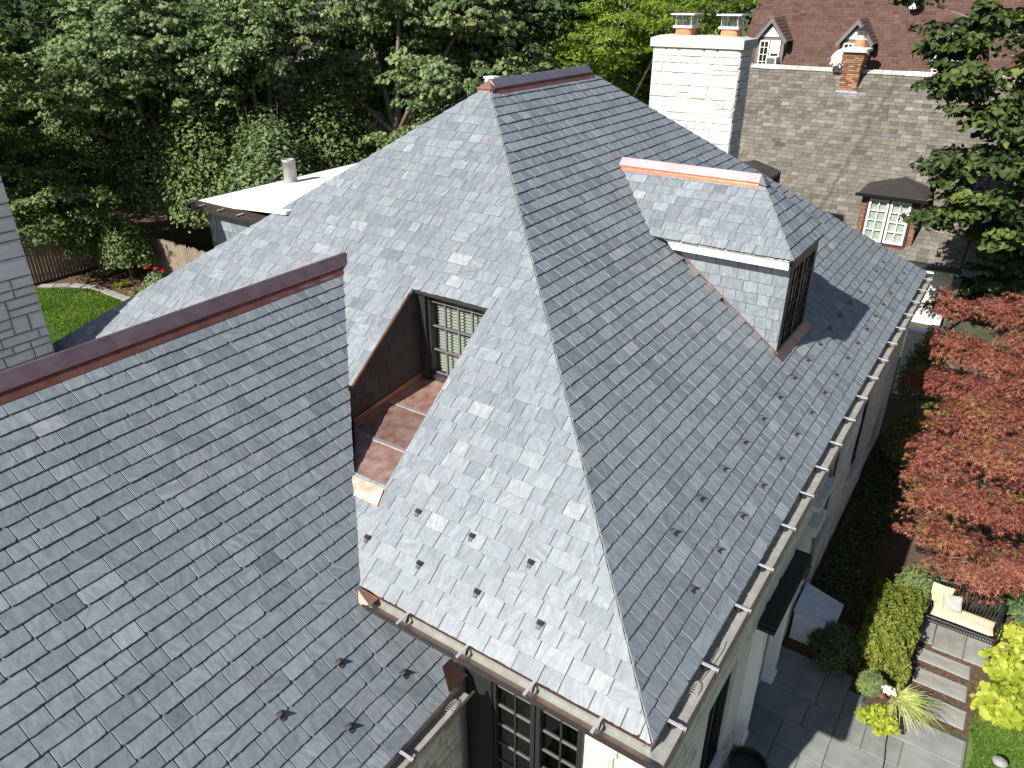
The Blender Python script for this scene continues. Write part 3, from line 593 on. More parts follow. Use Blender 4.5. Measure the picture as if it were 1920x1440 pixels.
# dormer on the east slope ----------------------------------------
DY0, DY1, DYR, DZE, DZR, DXE, DXR = 7.5, 9.82, 8.66, 2.79, 3.77, -1.22, -2.25
pd = (DZR-DZE)/(DYR-DY0); sd = math.sqrt(1+pd*pd); pf = (DZR-DZE)/(DXE-DXR); sf = math.sqrt(1+pf*pf)
sl += lay((0, DY0, DZE), (1, 0, 0), V3((0, 1, pd))/sd, V3((0, -pd, 1))/sd, 0, (DYR-DY0)*sd-.05,
          lambda v: [(-DZE/K+.0, -pd/sd/K, DXE, -(DXE-DXR)/(DYR-DY0)/sd)], .185, (.2, .42), .012, seed=24)
sl += lay((DXE, 0, DZE), (0, 1, 0), V3((-1, 0, pf))/sf, V3((pf, 0, 1))/sf, 0, (DXE-DXR)*sf-.05,
          lambda v: [(DY0, (DYR-DY0)/(DXE-DXR)/sf, DY1, -(DY1-DYR)/(DXE-DXR)/sf)], .19, (.2, .4), .015, seed=25)
sl += lay((0, 7.83, 0), (1, 0, 0), (0, 0, 1), (0, -1, 0), .98, 2.6, lambda v: [(-.01, -1/K, -1.30, 0)], .205, (.2, .42), .012, seed=26)
# dark slates on the cheek of the recessed balcony
FZ1, FZ0, WY = .97, K*oy0+.02, 3.66
sl += lay((ox0, 0, 0), (0, 1, 0), (0, 0, 1), (1, 0, 0), .72, 2.7, lambda v: [(max(1.7, v/K-.0), 0, WY, 0)] if v/K < WY else [], .2, (.2, .4), .01, seed=27) if False else []
# shed dormer cheek on the west slope
SHX, SHY, SHZ = -12.1, 4.2, 2.88
sl += lay((0, SHY, 0), (1, 0, 0), (0, 0, 1), (0, -1, 0), 1.2, SHZ, lambda v: [(SHX, 0, -9.75, 0)], .3, (.3, .5), .012, seed=28)
# only clear of the dormer's own footprint
def under_dormer(s):
    c = sum(s[0], V3())/len(s[0])
    return abs(c.z+K*c.x) < .06 and 7.85 < c.y < 9.5 and -3.4 < c.x < -1.36 and abs(c.z+K*c.x) < .05
sl = [s for s in sl if not under_dormer(s)]
emit_slates(roof, sl, SL, 300)
# dark cladding courses on the balcony cheek
cheek_sl = []
for (a, b) in ((0, 1),):
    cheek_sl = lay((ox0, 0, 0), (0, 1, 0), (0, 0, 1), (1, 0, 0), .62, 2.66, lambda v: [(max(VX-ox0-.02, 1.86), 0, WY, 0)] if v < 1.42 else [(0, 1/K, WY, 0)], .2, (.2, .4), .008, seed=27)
# snow guards -----------------------------------------------------
def guard_mesh():
    mb = MB(); mb.box(-.026, .026, -.05, .04, 0, .004)
    mb.add([(-.042, 0, .004), (.042, 0, .004), (.042, .06, .004), (-.042, .06, .004), (0, .014, .08)], [(0, 1, 4), (1, 2, 4), (2, 3, 4), (3, 0, 4), (3, 2, 1, 0)])
    me = bpy.data.meshes.new('snow_guard'); me.from_pydata(mb.v, [], mb.f); me.materials.append(GUARD); return me
GM = guard_mesh()
def guard(P0, U, V, N, u, v):
    U, V, N = V3(U), V3(V), V3(N); p = V3(P0)+U*u+V*v+N*.032
    o = bpy.data.objects.new('snow_guard', GM); place(o, roof, p); o.rotation_euler = Matrix((U, V, N)).transposed().to_euler()
s_pl = ((0, 0, 0), (1, 0, 0), V3((0, 1, K))/S_, V3((0, -K, 1))/S_); e_pl = ((0, 0, 0), (0, 1, 0), V3((-1, 0, K))/S_, V3((K, 0, 1))/S_); w_pl = ((XE, 0, ZE), (0, 1, 0), V3((-1, 0, K))/S_, V3((K, 0, 1))/S_)
for i in range(4): guard(*s_pl, -4.31+.895*i, .55)
for i in range(3): guard(*s_pl, -3.81+.875*i, 1.13)
for i in range(17): guard(*e_pl, 1.95+.872*i, .54)
for i in range(16):
    y = 2.41+.867*i
    guard(*e_pl, y, 1.12)
for i in range(4): guard(*w_pl, -.32-.92*i, .57); guard(*w_pl, -.86-.88*i, 1.19)
# copper ridge caps -----------------------------------------------
def ridge_cap(p, q, ax, side, pitch, parent, m, wd=.17, name='ridge_cap', ext0=0, ext1=0, strip=None, fl_=.075):
    """p-q ridge ends; side = horizontal unit vector across; folded cap with an upright copper strip below its edge"""
    p, q, sd_ = V3(p), V3(q), V3(side); z = V3((0, 0, 1)); tdir = (q-p).normalized()
    f, g, e, t_ = -(wd+fl_)*pitch+.04, -(wd-.012)*pitch+.05, -wd*pitch+.082, -wd*pitch+.098
    prof = [(-wd-fl_, f), (-wd+.012, g), (-wd, e), (-wd, t_), (-.02, .115), (.02, .115), (wd, t_), (wd, e), (wd-.012, g), (wd+fl_, f)]
    base = [(wd+fl_, f-.012), (-wd-fl_, f-.012)]
    mb = MB(); r0 = [p-tdir*ext0+sd_*a+z*b for a, b in prof+base]; r1 = [q+tdir*ext1+sd_*a+z*b for a, b in prof+base]
    mb.loft([r0, r1]); n = len(prof)+2; mb.fm = [1 if 2 <= i <= 6 else 0 for i in range(n)]+[0, 0]; return mb.out(name, [strip or REDCOP, m], parent)
for i in range(3):
    a = RY1+.02+(RY2-RY1-.04)*i/3; b = RY1+.02+(RY2-RY1-.04)*(i+1)/3-.006
    ridge_cap((-RA, a, K*RA), (-RA, b, K*RA), None, (1, 0, 0), K, roof, CAPM, .145)
mb = MB(); z0 = K*RA                                                       # hipped end of the main ridge cap
apx = V3((-RA, RY1+.03, z0+.115)); b1, b2 = V3((-RA+.17, RY1-.15, z0-.03)), V3((-RA-.17, RY1-.15, z0-.03)); b3, b4 = V3((-RA+.16, RY1+.03, z0-.02)), V3((-RA-.16, RY1+.03, z0-.02))
mb.add([apx, b1, b2, b3, b4], [(0, 2, 1), (0, 1, 3), (0, 4, 2), (1, 2, 4, 3), (0, 3, 4)])
for a, b in ((b1, b2), (b3, b1)):
    d = V3((0, 0, -.07)); off = V3((0, .03, 0)) if a is b1 else V3((-.03, 0, 0)); mb.add([a+off, b+off, b+d+off, a+d+off], [(0, 1, 2, 3)])
mb.out('ridge_end_cap', COPPERB, roof)
for i in range(6):
    a = -9+(YV+9.08)*i/6; b = -9+(YV+9.08)*(i+1)/6-.005
    ridge_cap((XV, a, WZ+.0), (XV, b, WZ), None, (1, 0, 0), K, roof, CAPW, .165)
# dormer body -----------------------------------------------------
mb = MB(); mb.prism([(-3.7, 7.845, 2.62), (-1.33, 7.845, 2.62), (-1.33, 7.845, .9), (-3.7, 7.845, 2.6)], (0, 1.7, 0))
mb.m = 1
deckp(mb, [(-DZE/K, DY0+.02, DZE), (DXE-.02, DY0+.02, DZE), (DXR, DYR, DZR), (-DZR/K, DYR, DZR)], .06); deckp(mb, [(DXE-.02, DY0+.02, DZE), (DXE-.02, DY1-.02, DZE), (DXR, DYR, DZR)], .06)
deckp(mb, [(DXE-.02, DY1-.02, DZE), (-DZE/K, DY1-.02, DZE), (-DZR/K, DYR, DZR), (DXR, DYR, DZR)], .06)
dormer = mb.out('dormer', [DARKWOOD, DECK], house)
ridge_cap((-DZR/K+.08, DYR, DZR), (DXR-.02, DYR, DZR), None, (0, 1, 0), pd, dormer, CAPP, .13, 'dormer_ridge_cap', strip=ORCOP, fl_=.03)
mb = MB(); p = V3((DXR-.02, DYR, DZR)); e1, e2 = p+V3((.15, -.15, -.06)), p+V3((.15, .15, -.06)); w1, w2 = p+V3((0, -.15, -.03)), p+V3((0, .15, -.03))
mb.add([p+V3((0, 0, .115)), e1, e2, w1, w2], [(0, 1, 2), (0, 3, 1), (0, 2, 4), (1, 3, 4, 2)]); mb.out('dormer_ridge_end', CAPM, dormer)
mb = MB(); prof = [(7.83, DZE+.015), (7.54, DZE-.006), (7.53, DZE-.02), (7.60, DZE-.085), (7.575, DZE-.09), (7.575, DZE-.19), (7.60, DZE-.2), (7.83, DZE-.2)]   # white crown board
mb.loft([[(-DZE/K+.22+(DZE-z)*1.0, y, z) for y, z in prof], [(DXE-.04-(y-7.5)*.35, y, z) for y, z in prof]]); mb.out('fascia', WHITE, dormer)
mb = MB(); mb.box(-1.36, -1.28, 7.85, 9.52, .97+.0, 1.06); mb.box(-1.36, -1.29, 7.84, 7.98, 1.06, 2.72); mb.box(-1.36, -1.29, 9.4, 9.54, 1.0, 2.72); mb.box(-1.36, -1.285, 7.98, 9.4, 2.5, 2.73); mb.box(-1.36, -1.29, 8.64, 8.74, 1.06, 2.5)
mb.box(-1.33, -1.24, 7.62, 9.6, 2.72, 2.78); mb.out('window_frame', DARKWOOD, dormer)
for (a, b) in ((7.98, 8.64), (8.74, 9.4)):
    mb = MB()
    for q in (1, 2): mb.box(-1.335, -1.30, a+(b-a)*q/3-.012, a+(b-a)*q/3+.012, 1.06, 2.5)
    for q in (1, 2, 3): mb.box(-1.334, -1.302, a, b, 1.06+1.44*q/4-.012, 1.06+1.44*q/4+.012)
    mb.out('muntins', DARKWOOD, dormer); mb = MB(); mb.box(-1.322, -1.316, a, b, 1.06, 2.5); mb.out('pane', GLASSD, dormer)
mb = MB(); mb.box(-1.3, -1.0, 7.78, 9.6, .0, .01)
mb = MB()
for q in range(2):
    a = V3((-1.30, 7.72+q*.98, K*1.30+.03)); mb.obox(a+V3((.06, .47, -.04)), (0, 1, 0), V3((-1, 0, K))/S_, V3((K, 0, 1))/S_, .48, .12, .006)
mb.out('apron_flashing', COPPER, dormer)
mb = MB(); a, b = V3((-1.26, 7.80, K*1.26+.04)), V3((-3.62, 7.80, K*3.62+.04)); mb.tube([a, b], .018, 5); mb.out('step_flashing', COPPERB, dormer)
# recessed balcony ------------------------------------------------
fl = lambda y: FZ0+(FZ1-FZ0)*(y-oy0)/(WY-oy0)
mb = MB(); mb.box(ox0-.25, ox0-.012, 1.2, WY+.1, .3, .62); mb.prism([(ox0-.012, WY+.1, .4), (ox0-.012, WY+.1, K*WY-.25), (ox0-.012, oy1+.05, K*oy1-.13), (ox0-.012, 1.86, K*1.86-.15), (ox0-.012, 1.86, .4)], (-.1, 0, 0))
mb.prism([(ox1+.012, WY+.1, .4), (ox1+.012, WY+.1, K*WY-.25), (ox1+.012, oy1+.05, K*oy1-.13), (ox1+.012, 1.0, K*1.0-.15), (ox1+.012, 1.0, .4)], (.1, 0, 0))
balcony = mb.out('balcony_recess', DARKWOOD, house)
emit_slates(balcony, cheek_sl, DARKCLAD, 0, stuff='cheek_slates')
def floor_poly(y0, y1):
    L = lambda y: max(ox0, VX-y+.02); ys = [y0, y1]+([VX-ox0] if y0 < VX-ox0 < y1 else []); ys = sorted(ys)
    return [(L(y), y, fl(y)) for y in ys]+[(ox1, y, fl(y)) for y in reversed(ys)]
for (a, b) in ((.99, 1.8), (1.8, 2.7), (2.7, WY)):
    mb = MB(); p = floor_poly(a+.0, b); mb.prism([(x, y, z-.05) for x, y, z in p][::-1], (0, 0, .05)); mb.out('floor_panel', COPFLOOR, balcony)
for y in (1.8, 2.7):
    mb = MB(); x0 = max(ox0, VX-y)+.02; mb.box(x0, ox1-.01, y-.035, y+.035, fl(y)-.01, fl(y)+.006); mb.out('soldered_seam', SOLDER, balcony)
mb = MB(); mb.prism([(ox0+.0, WY, fl(WY)), (ox0+.0, WY, fl(WY)+.12), (ox0, 1.9, fl(1.9)+.12), (ox0, 1.9, fl(1.9))], (.03, 0, 0)); mb.out('wall_flashing', COPPERB, balcony)
mb = MB(); n_ = V3((0, -K, 1))/S_; v_ = V3((0, 1, K))/S_
p0 = [V3((VX-1.0-.06, 1.0, K*1.0)), V3((VX-.8-.06, .80, K*.80)), V3((ox1+.08, .80, K*.80)), V3((ox1+.03, 1.0, K*1.0))]
mb.prism([p+n_*.034 for p in p0][::-1], n_*.008); mb.out('apron', COPFLOOR, balcony)
mb = MB(); a, b = V3((ox0+.004, 1.95, K*1.95+.03)), V3((ox0+.004, oy1-.1, K*(oy1-.1)+.03)); mb.obox((a+b)/2, v_, (1, 0, 0), n_, (b-a).length/2, .012, .016); mb.out('edge_flashing', COPPER, balcony)
mb = MB(); mb.box(ox0-.0, ox1+.0, oy1-.0, oy1+.03, K*oy1-.05, K*oy1+.004); mb.out('head_board', DARKWOOD, balcony)
wz0, wz1 = FZ1+.02, K*oy1-.0; wx = [ox0+.2+.29*i for i in range(5)]
mb = MB(); mb.box(ox0, ox0+.16, WY-.14, WY+.1, FZ1-.05, wz1-.02); mb.box(ox0+.16, ox1, WY-.10, WY+.02, FZ1-.02, FZ1+.1); mb.box(ox0+.16, ox1, WY-.05, WY+.04, wz1-.12, wz1+.12); mb.box(ox1-.09, ox1, WY-.1, WY+.1, FZ1, wz1+.1); mb.box(ox0+.16, ox0+.21, WY-.08, WY+.05, FZ1+.1, wz1)
mb.out('window_frame', DARKWOOD, balcony)
mb = MB()
for i in range(1, 5): mb.box(ox0+.21+.27*i-.013, ox0+.21+.27*i+.013, WY-.035, WY+.0, FZ1+.1, wz1)
mb.out('mullions', GREYWOOD, balcony); mb = MB()
for i in range(0, 4): mb.box(ox0+.21, ox1-.09, WY-.034, WY+.001, FZ1+.12+.42*i-.013, FZ1+.12+.42*i+.013)
mb.out('muntins', GREYWOOD, balcony)
mb = MB(); mb.box(ox0+.2, ox1-.09, WY-.018, WY-.012, FZ1+.1, wz1); mb.out('pane', GLASS, balcony)
mb = MB()
for i in range(28): z = FZ1+.13+i*.052; mb.obox((ox0+.2+.62, WY+.1, z), (1, 0, 0), V3((0, .8, .6)), V3((0, -.6, .8)), .6, .03, .003)
mb.out('blind', BLIND, balcony); mb = MB(); mb.box(ox0+.1, ox1, WY+.16, WY+.2, FZ1, wz1+.1); mb.out('back_board', BLIND, balcony)
# gutters ---------------------------------------------------------
GP = [(o*1.22 if o > 0 else o, z*1.1) for o, z in [(-.02, -.02), (-.02, -.14), (.11, -.14), (.158, -.10), (.168, -.035), (.19, -.03), (.193, -.008), (.166, -.006), (.152, -.03), (.146, -.095), (.106, -.126), (-.006, -.126), (-.006, -.02)]]
def gutter(name, f0, f1):
    mb = MB(); n = len(GP); r0 = [f0(o, z) for o, z in GP]; r1 = [f1(o, z) for o, z in GP]; vs = r0+r1; fs = []
    mb.add(vs, []); 
    for i in range(n):
        j = (i+1) % n; mb.m = 1 if i >= 8 else 0; mb.add([], []); mb.f.append((i, j, n+j, n+i)); mb.fm.append(mb.m)
    mb.f += [tuple(range(n))[::-1], tuple(range(n, 2*n))]; mb.fm += [0, 0]
    return mb.out(name, [BRONZE, GALV], house)
g_s = gutter('gutter', lambda o, z: (-3.8, -o, z), lambda o, z: (o, -o, z))
g_e = gutter('gutter', lambda o, z: (o, -o, z), lambda o, z: (o, NY+.1, z))
g_w = gutter('gutter', lambda o, z: (XE+o, -9, ZE+z), lambda o, z: (XE+o, .22, ZE+z))
mb = MB(); mb.box(-4.1, -.01, .004, .012, -.05, .014); mb.box(-.012, -.004, .012, NY, -.05, .014); mb.box(XE-.012, XE-.004, -9, .3, ZE-.05, ZE+.016); mb.out('drip_edge', COPPER, house)
mb = MB(); mb.add([(VX-.12, -.02, .03), (VX+.32, -.012, -.03), (VX+.32, -.16, -.05), (VX-.02, -.2, -.10), (VX-.2, .0, .10)], [(0, 3, 2, 1), (0, 4, 3)]); mb.out('gutter_end_flashing', COPPERB, house)
mb = MB(); mb.prism([(XE+.01, .30, ZE+.045), (XE-.22, .30, ZE+.045+.22*K), (XE-.22, .14, ZE+.05+.22*K), (XE+.01, -.02, ZE+.05)], (0, 0, .006)); mb.out('corner_flashing', COPPER, house)
def bracket_mesh():
    mb = MB(); mb.box(-.02, .222, -.018, .018, .0, .012); mb.box(-.05, .0, -.016, .016, .004, .010); mb.m = 1
    mb.prism([(.0, .013, -.004), (.03, .013, -.10), (.07, .013, -.115), (.09, .013, -.06), (.045, .013, -.004)], (0, .004, 0)); mb.box(.19, .205, -.016, .016, -.03, .0)
    me = bpy.data.meshes.new('bracket'); me.from_pydata(mb.v, [], mb.f); me.materials.append(ALU); me.materials.append(BLACK); me.polygons.foreach_set('material_index', mb.fm); return me
BM = bracket_mesh()
for x in (-3.23, -2.32, -1.40, -.57): o = piece('bracket', BM, g_s, (x, .0, -.002), (1, 1, 1), -math.pi/2)
for i in range(18):
    y = [.36, 1.28, 2.38, 3.28, 4.30, 5.25, 6.1][i] if i < 7 else 7.0+.985*(i-7)
    if y < NY: piece('bracket', BM, g_e, (0, y, -.002))
for y in (-.95, -2.0, -3.1): piece('bracket', BM, g_w, (XE, y, ZE-.002))
def strainer(parent, p, ang):
    mb = MB(); p = V3(p); t = V3((math.cos(ang), math.sin(ang), 0)); n_ = V3((-t.y, t.x, 0))
    for i in range(7):
        c = p+t*(i-3)*.03; r = .055*math.sqrt(1-((i-3)/4.2)**2); mb.tube([c+n_*r*math.cos(q)+V3((0, 0, r*1.1*math.sin(q))) for q in [math.pi*k/8 for k in range(9)]], .004, 4)
    return mb.out('leaf_strainer', ALU, parent)
strainer(g_e, (.07, .98, -.12), math.pi/2); strainer(g_w, (XE+.07, -.06, ZE-.12), math.pi/2)
mb = MB(); mb.tube([(.07, 1.1, -.1), (.09, 1.35, -.06), (.1, 1.6, -.03), (.08, 1.75, -.02)], .006, 5); mb.out('gutter_wire', BLACK, g_e)
# french window in the south wall ---------------------------------
mb = MB(); mb.box(WX0, WX0+.42, SY+.10, SY+.3, WZ0, WZ1); mb.box(WX1-.07, WX1, SY-.01, SY+.3, WZ0, WZ1); mb.box(WX0, WX1, SY+.1, SY+.3, WZ1-.06, WZ1); fw0, fw1 = WX0+.42, WX1-.07; fm_ = (fw0+fw1)/2
mb.box(fm_-.07, fm_-.008, SY+.11, SY+.25, WZ0, WZ1-.06); mb.box(fm_+.008, fm_+.07, SY+.115, SY+.25, WZ0, WZ1-.06); mb.box(fw0, fw0+.05, SY+.13, SY+.25, WZ0, WZ1-.06); mb.box(fw1-.05, fw1, SY+.13, SY+.25, WZ0, WZ1-.06)
fw = mb.out('french_window', DARKWOOD, house)
for (a, b) in ((fw0+.05, fm_-.07), (fm_+.07, fw1-.05)):
    mb = MB(); mb.box((a+b)/2-.014, (a+b)/2+.014, SY+.17, SY+.215, WZ0, WZ1-.06); mb.out('mullion', DARKWOOD, fw)
    for q in range(7):
        z = WZ1-.34-.36*q
        if z > WZ0: mb = MB(); mb.box(a, (a+b)/2-.015, SY+.172, SY+.213, z-.014, z+.014); mb.box((a+b)/2+.015, b, SY+.172, SY+.213, z-.014, z+.014); mb.out('muntin', mat_mun if False else GREYWOOD, fw)
    mb = MB(); mb.box(a, b, SY+.19, SY+.196, WZ0, WZ1-.06); mb.out('pane', GLASSD, fw)
mb = MB(); mb.box(WX0, WX1, SY+.31, SY+.325, WZ0, WZ1); mb.out('dark_backing', DARKROOM, fw)
mb = MB(); mb.box(WX0+.44, EX+.01, SY-.03, SY+.05, -.36, -.15); mb.out('lintel', CREAM, house)
# east wall openings ----------------------------------------------
for (a, b, c, d) in openE[:3]:
    mb = MB(); mb.box(EX-.25, EX-.08, a, a+.06, c, d); mb.box(EX-.25, EX-.08, b-.06, b, c, d); mb.box(EX-.25, EX-.08, a+.06, b-.06, d-.06, d); mb.box(EX-.25, EX-.06, a+.06, b-.06, c, c+.06); mb.box(EX-.22, EX-.1, (a+b)/2-.03, (a+b)/2+.03, c+.06, d-.06)
    wn = mb.out('window', DARKWOOD, house); mb = MB(); mb.box(EX-.19, EX-.18, a+.06, b-.06, c+.06, d-.06); mb.out('pane', GLASSD, wn)
    mb = MB(); mb.box(EX-.3, EX-.28, a, b, c, d); mb.out('dark_backing', DARKROOM, wn); mb = MB(); mb.box(EX-.02, EX+.06, a-.05, b+.05, c-.08, c-.0); mb.out('sill', LIME, wn)
mb = MB()                                                                    # entry surround with white pilasters and a black canopy
for y in (4.5, 6.14):
    mb.box(EX-.02, .07, y, y+.28, GZ+.16, -2.45); mb.box(EX-.02, .1, y-.02, y+.30, GZ, GZ+.16); mb.box(.072, .082, y+.06, y+.22, GZ+.5, -2.8)
mb.box(EX-.02, .06, 4.5, 6.42, -2.45, -2.2); entry = mb.out('entry_surround', WHITE, house)
mb = MB(); mb.box(EX-.02, .22, 4.45, 6.6, -2.2, -2.12); mb.box(EX-.02, .20, 4.47, 6.58, -2.12, -2.06); mb.out('canopy', BLACK, entry)
mb = MB(); mb.box(EX-.14, EX-.05, 4.78, 6.14, GZ+.05, -2.45); mb.out('door', BLACK, entry)
mb = MB(); mb.box(EX-.02, .12, 7.2, 7.9, -2.15, -1.95); mb.box(EX-.02, .1, 7.2, 8.4, -1.6, -1.5); mb.out('stone_ledge', LIME, house)
mb = MB(); mb.tube([(.02, 8.35, -.12), (.02, 8.35, -.5), (EX+.06, 8.35, -.7), (EX+.06, 8.35, GZ+.1)], .04, 8); mb.out('downspout', mat('grey_pipe', (.2, .23, .26), .4, .3), house)
# white limestone chimney at the north end ------------------------
CX0, CX1, CY0, CY1, CZ = -8.8, -6.1, 18.0, 19.02, 5.27
mb = MB(); mb.box(CX0+.03, CX1-.03, CY0+.03, CY1, GZ, CZ); chim = mb.out('chimney', MORTARW, house)
stone_face(chim, (CX0, CY0+.0, 1.9), CX1-CX0, CZ-1.9, 0, LIME, (.17, .44), (.26, .9), .045, .01, seed=12)
stone_face(chim, (CX1, CY0+.0, 1.9), CY1-CY0, CZ-1.9, math.pi/2, LIME, (.2, .36), (.3, .7), .04, .01, seed=13)
mb = MB(); prof = [(CX0-.07, CY0-.1, CX1+.1, CY1+.1, CZ), (CX0-.07, CY0-.1, CX1+.1, CY1+.1, CZ+.24), (CX0+.15, CY0+.12, CX1-.12, CY1-.1, CZ+.31)]
mb.loft([[(a, b, z), (c, b, z), (c, d, z), (a, d, z)] for a, b, c, d, z in prof]); mb.out('cap', CAPST, chim)
for x in (-8.02, -6.62):
    mb = MB(); rr = lambda w, z: [(x+w*math.copysign(abs(math.cos(t))**.45, math.cos(t)), 18.5+w*math.copysign(abs(math.sin(t))**.45, math.sin(t)), z) for t in [2*math.pi*k/20 for k in range(20)]]
    mb.loft([rr(.27, CZ+.28), rr(.26, CZ+.5)]); fp = mb.out('flue_pot', CLAY, chim, smooth=False)
    mb = MB(); mb.box(x-.3, x+.3, 18.2, 18.8, CZ+.5, CZ+.57)
    for sx in (-.24, .24):
        for sy in (-.24, .24): mb.tube([(x+sx, 18.5+sy, CZ+.57), (x+sx, 18.5+sy, CZ+.85)], .01, 4)
    for k in range(-5, 6):
        for sy in (-.25, .25): mb.tube([(x+k*.046, 18.5+sy, CZ+.57), (x+k*.046, 18.5+sy, CZ+.85)], .0035, 3)
        for sx in (-.25, .25): mb.tube([(x+sx, 18.5+k*.046, CZ+.57), (x+sx, 18.5+k*.046, CZ+.85)], .0035, 3)
    mb.box(x-.38, x+.38, 18.12, 18.88, CZ+.85, CZ+.865); mb.box(x-.36, x+.36, 18.14, 18.86, CZ+.865, CZ+.89); mb.out('flue_cap', ALU, chim)
# grey stone chimney at the west --------------------------------
TX0, TX1, TY0, TY1 = -13.9, -12.6, -1.25, .79
mb = MB(); mb.box(TX0, TX1-.03, TY0, TY1-.03, GZ, 5.2); tow = mb.out('stone_chimney', MORTAR, house)
stone_face(tow, (TX1, TY0, .2), TY1-TY0, 4.98, math.pi/2, LIMEGREY, (.14, .36), (.25, .75), .035, .026, seed=33)
mb = MB(); mb.box(TX0-.1, TX1+.1, TY0-.1, TY1+.1, 5.2, 5.45); mb.out('cap', CAPST, tow)
# flat-roofed shed dormer on the west slope --------------------
mb = MB(); mb.box(SHX+.02, -9.4, SHY+.03, 14, .6, SHZ); shed = mb.out('shed_dormer', DARKWOOD, house)
mb = MB(); mb.prism([(SHX-.12, SHY-.16, SHZ+.02), (SHX-.12, 14.2, SHZ+.02), (-9.5, 14.2, SHZ+.2), (-9.5, SHY-.16, SHZ+.2)], (0, 0, .06)); mb.out('flat_roof', MEMB, shed)
SEAM = mat('membrane_lap', (.62, .6, .59), .6)
for y in (6.1, 8.0, 9.9): mb = MB(); mb.prism([(SHX-.1, y, SHZ+.083), (-9.5, y, SHZ+.263), (-9.5, y+.09, SHZ+.263), (SHX-.1, y+.09, SHZ+.083)], (0, 0, .006)); mb.out('membrane_seam', SEAM, shed)
mb = MB(); mb.box(SHX-.2, -9.6, SHY-.30, SHY-.165, SHZ-.05, SHZ+.03); mb.box(SHX-.2, -9.6, SHY-.19, SHY-.162, SHZ+.03, SHZ+.1); mb.box(SHX-.26, SHX-.125, SHY-.30, 14.2, SHZ-.05, SHZ+.06); mb.out('shed_gutter', BRONZE, shed)
for x in (-11.9, -11.3, -10.7): piece('gutter_clip', BM, shed, (x, SHY-.16, SHZ+.05), (.8, 1, 1), -math.pi/2)
mb = MB(); mb.box(SHX-.02, SHX+.08, SHY-.02, SHY+.06, .9, SHZ); mb.out('corner_board', GREYWOOD, shed)
mb = MB(); mb.lathe((-11.85, 6.2, SHZ+.05), [(.17, 0), (.15, .06), (.14, .5), (.15, .5), (.15, .55), (.12, .55), (.12, .3)], 18); mb.out('vent_pipe', GALV, shed, smooth=True)
mb = MB(); mb.box(-7.74, -7.54, 7.9, 8.1, 4.5, 5.22); mb.box(-7.76, -7.52, 7.88, 8.12, 5.22, 5.25); mb.out('roof_vent', WHITE, roof)

# ================================================================== NEIGHBOUR WITH THE WEATHERED GREY ROOF
NE_Y, NE_Z, NR_Y, NR_Z, NX0, NX1 = 21.0, -.8, 26.0, 4.24, -11.0, .58
nk = (NR_Z-NE_Z)/(NR_Y-NE_Y); ns = math.sqrt(1+nk*nk)
NB = -2.90
nh = empty('neighbour_house', (-5, 24, NB), 'white walled house under a weathered grey-brown slate roof with a brick chimney', 'house')
mb = MB(); mb.box(NX0+.3, NX1-.12, 21.4, 30.5, NB, NE_Z-.1); mb.prism([(NX1-.13, 21.4, NE_Z-.1), (NX1-.13, 26, NR_Z-.25), (NX1-.13, 30.5, NE_Z-.1)], (-.2, 0, 0)); nwall = mb.out('wall', STUCCO, nh)
mb = MB(); deckp(mb, [(NX0, NE_Y, NE_Z), (NX1, NE_Y, NE_Z), (NX1, NR_Y, NR_Z), (NX0, NR_Y, NR_Z)]); deckp(mb, [(NX1, NR_Y, NR_Z), (NX1, 31, NE_Z), (NX0, 31, NE_Z), (NX0, NR_Y, NR_Z)])
nroof = mb.out('roof', DECK, nh)
nsl = lay((0, NE_Y, NE_Z), (1, 0, 0), V3((0, 1, nk))/ns, V3((0, -nk, 1))/ns, 0, (NR_Y-NE_Y)*ns-.03, lambda v: [(NX0, 0, NX1, 0)], .158, (.19, .36), .014, seed=41, jag=.012, chip=.35)
emit_slates(nroof, nsl, SLG, 300, 'shingle', 'shingles', front=lambda c: c.x > -6.5 and not (to_px(c)[0] < 1600 and to_px(c)[1] > 400))
RT = [slab_mesh(120+i, m_, .03, .02) for i, m_ in enumerate([mat('ridge_tile_pale', (.6, .55, .54), .7), mat('ridge_tile_grey', (.36, .34, .32), .8)])]
x = NX0; r = random.Random(5)
while x < NX1-.1:
    wd = r.uniform(.28, .5); o = piece('ridge_tile', RT[0] if r.random() < .45 else RT[1], nroof, (x, NR_Y-.16, NR_Z-.1), (wd-.01, .2, .03)); o.rotation_euler = (math.atan(nk)*.9, 0, r.uniform(-.03, .03)); x += wd
mb = MB(); mb.prism([(NX0, 20.86, NE_Z-.14), (NX0, 20.84, NE_Z+.0), (NX0, 20.88, NE_Z+.0), (NX0, 20.9, NE_Z-.1), (NX0, 21.02, NE_Z-.1), (NX0, 21.02, NE_Z-.14)], (NX1-NX0+.1, 0, 0)); mb.out('gutter', mat('dark_gutter', (.05, .052, .055), .35, .3), nh)
mb = MB(); mb.box(NX1-.04, NX1+.05, 0, 1, 0, 1); mb = MB(); mb.prism([(NX1+.005, 20.95, NE_Z-.2), (NX1+.005, 26, NR_Z-.2), (NX1+.005, 26, NR_Z-.02), (NX1+.005, 20.95, NE_Z-.02)], (.05, 0, 0)); mb.out('barge_board', DARKWOOD, nh)
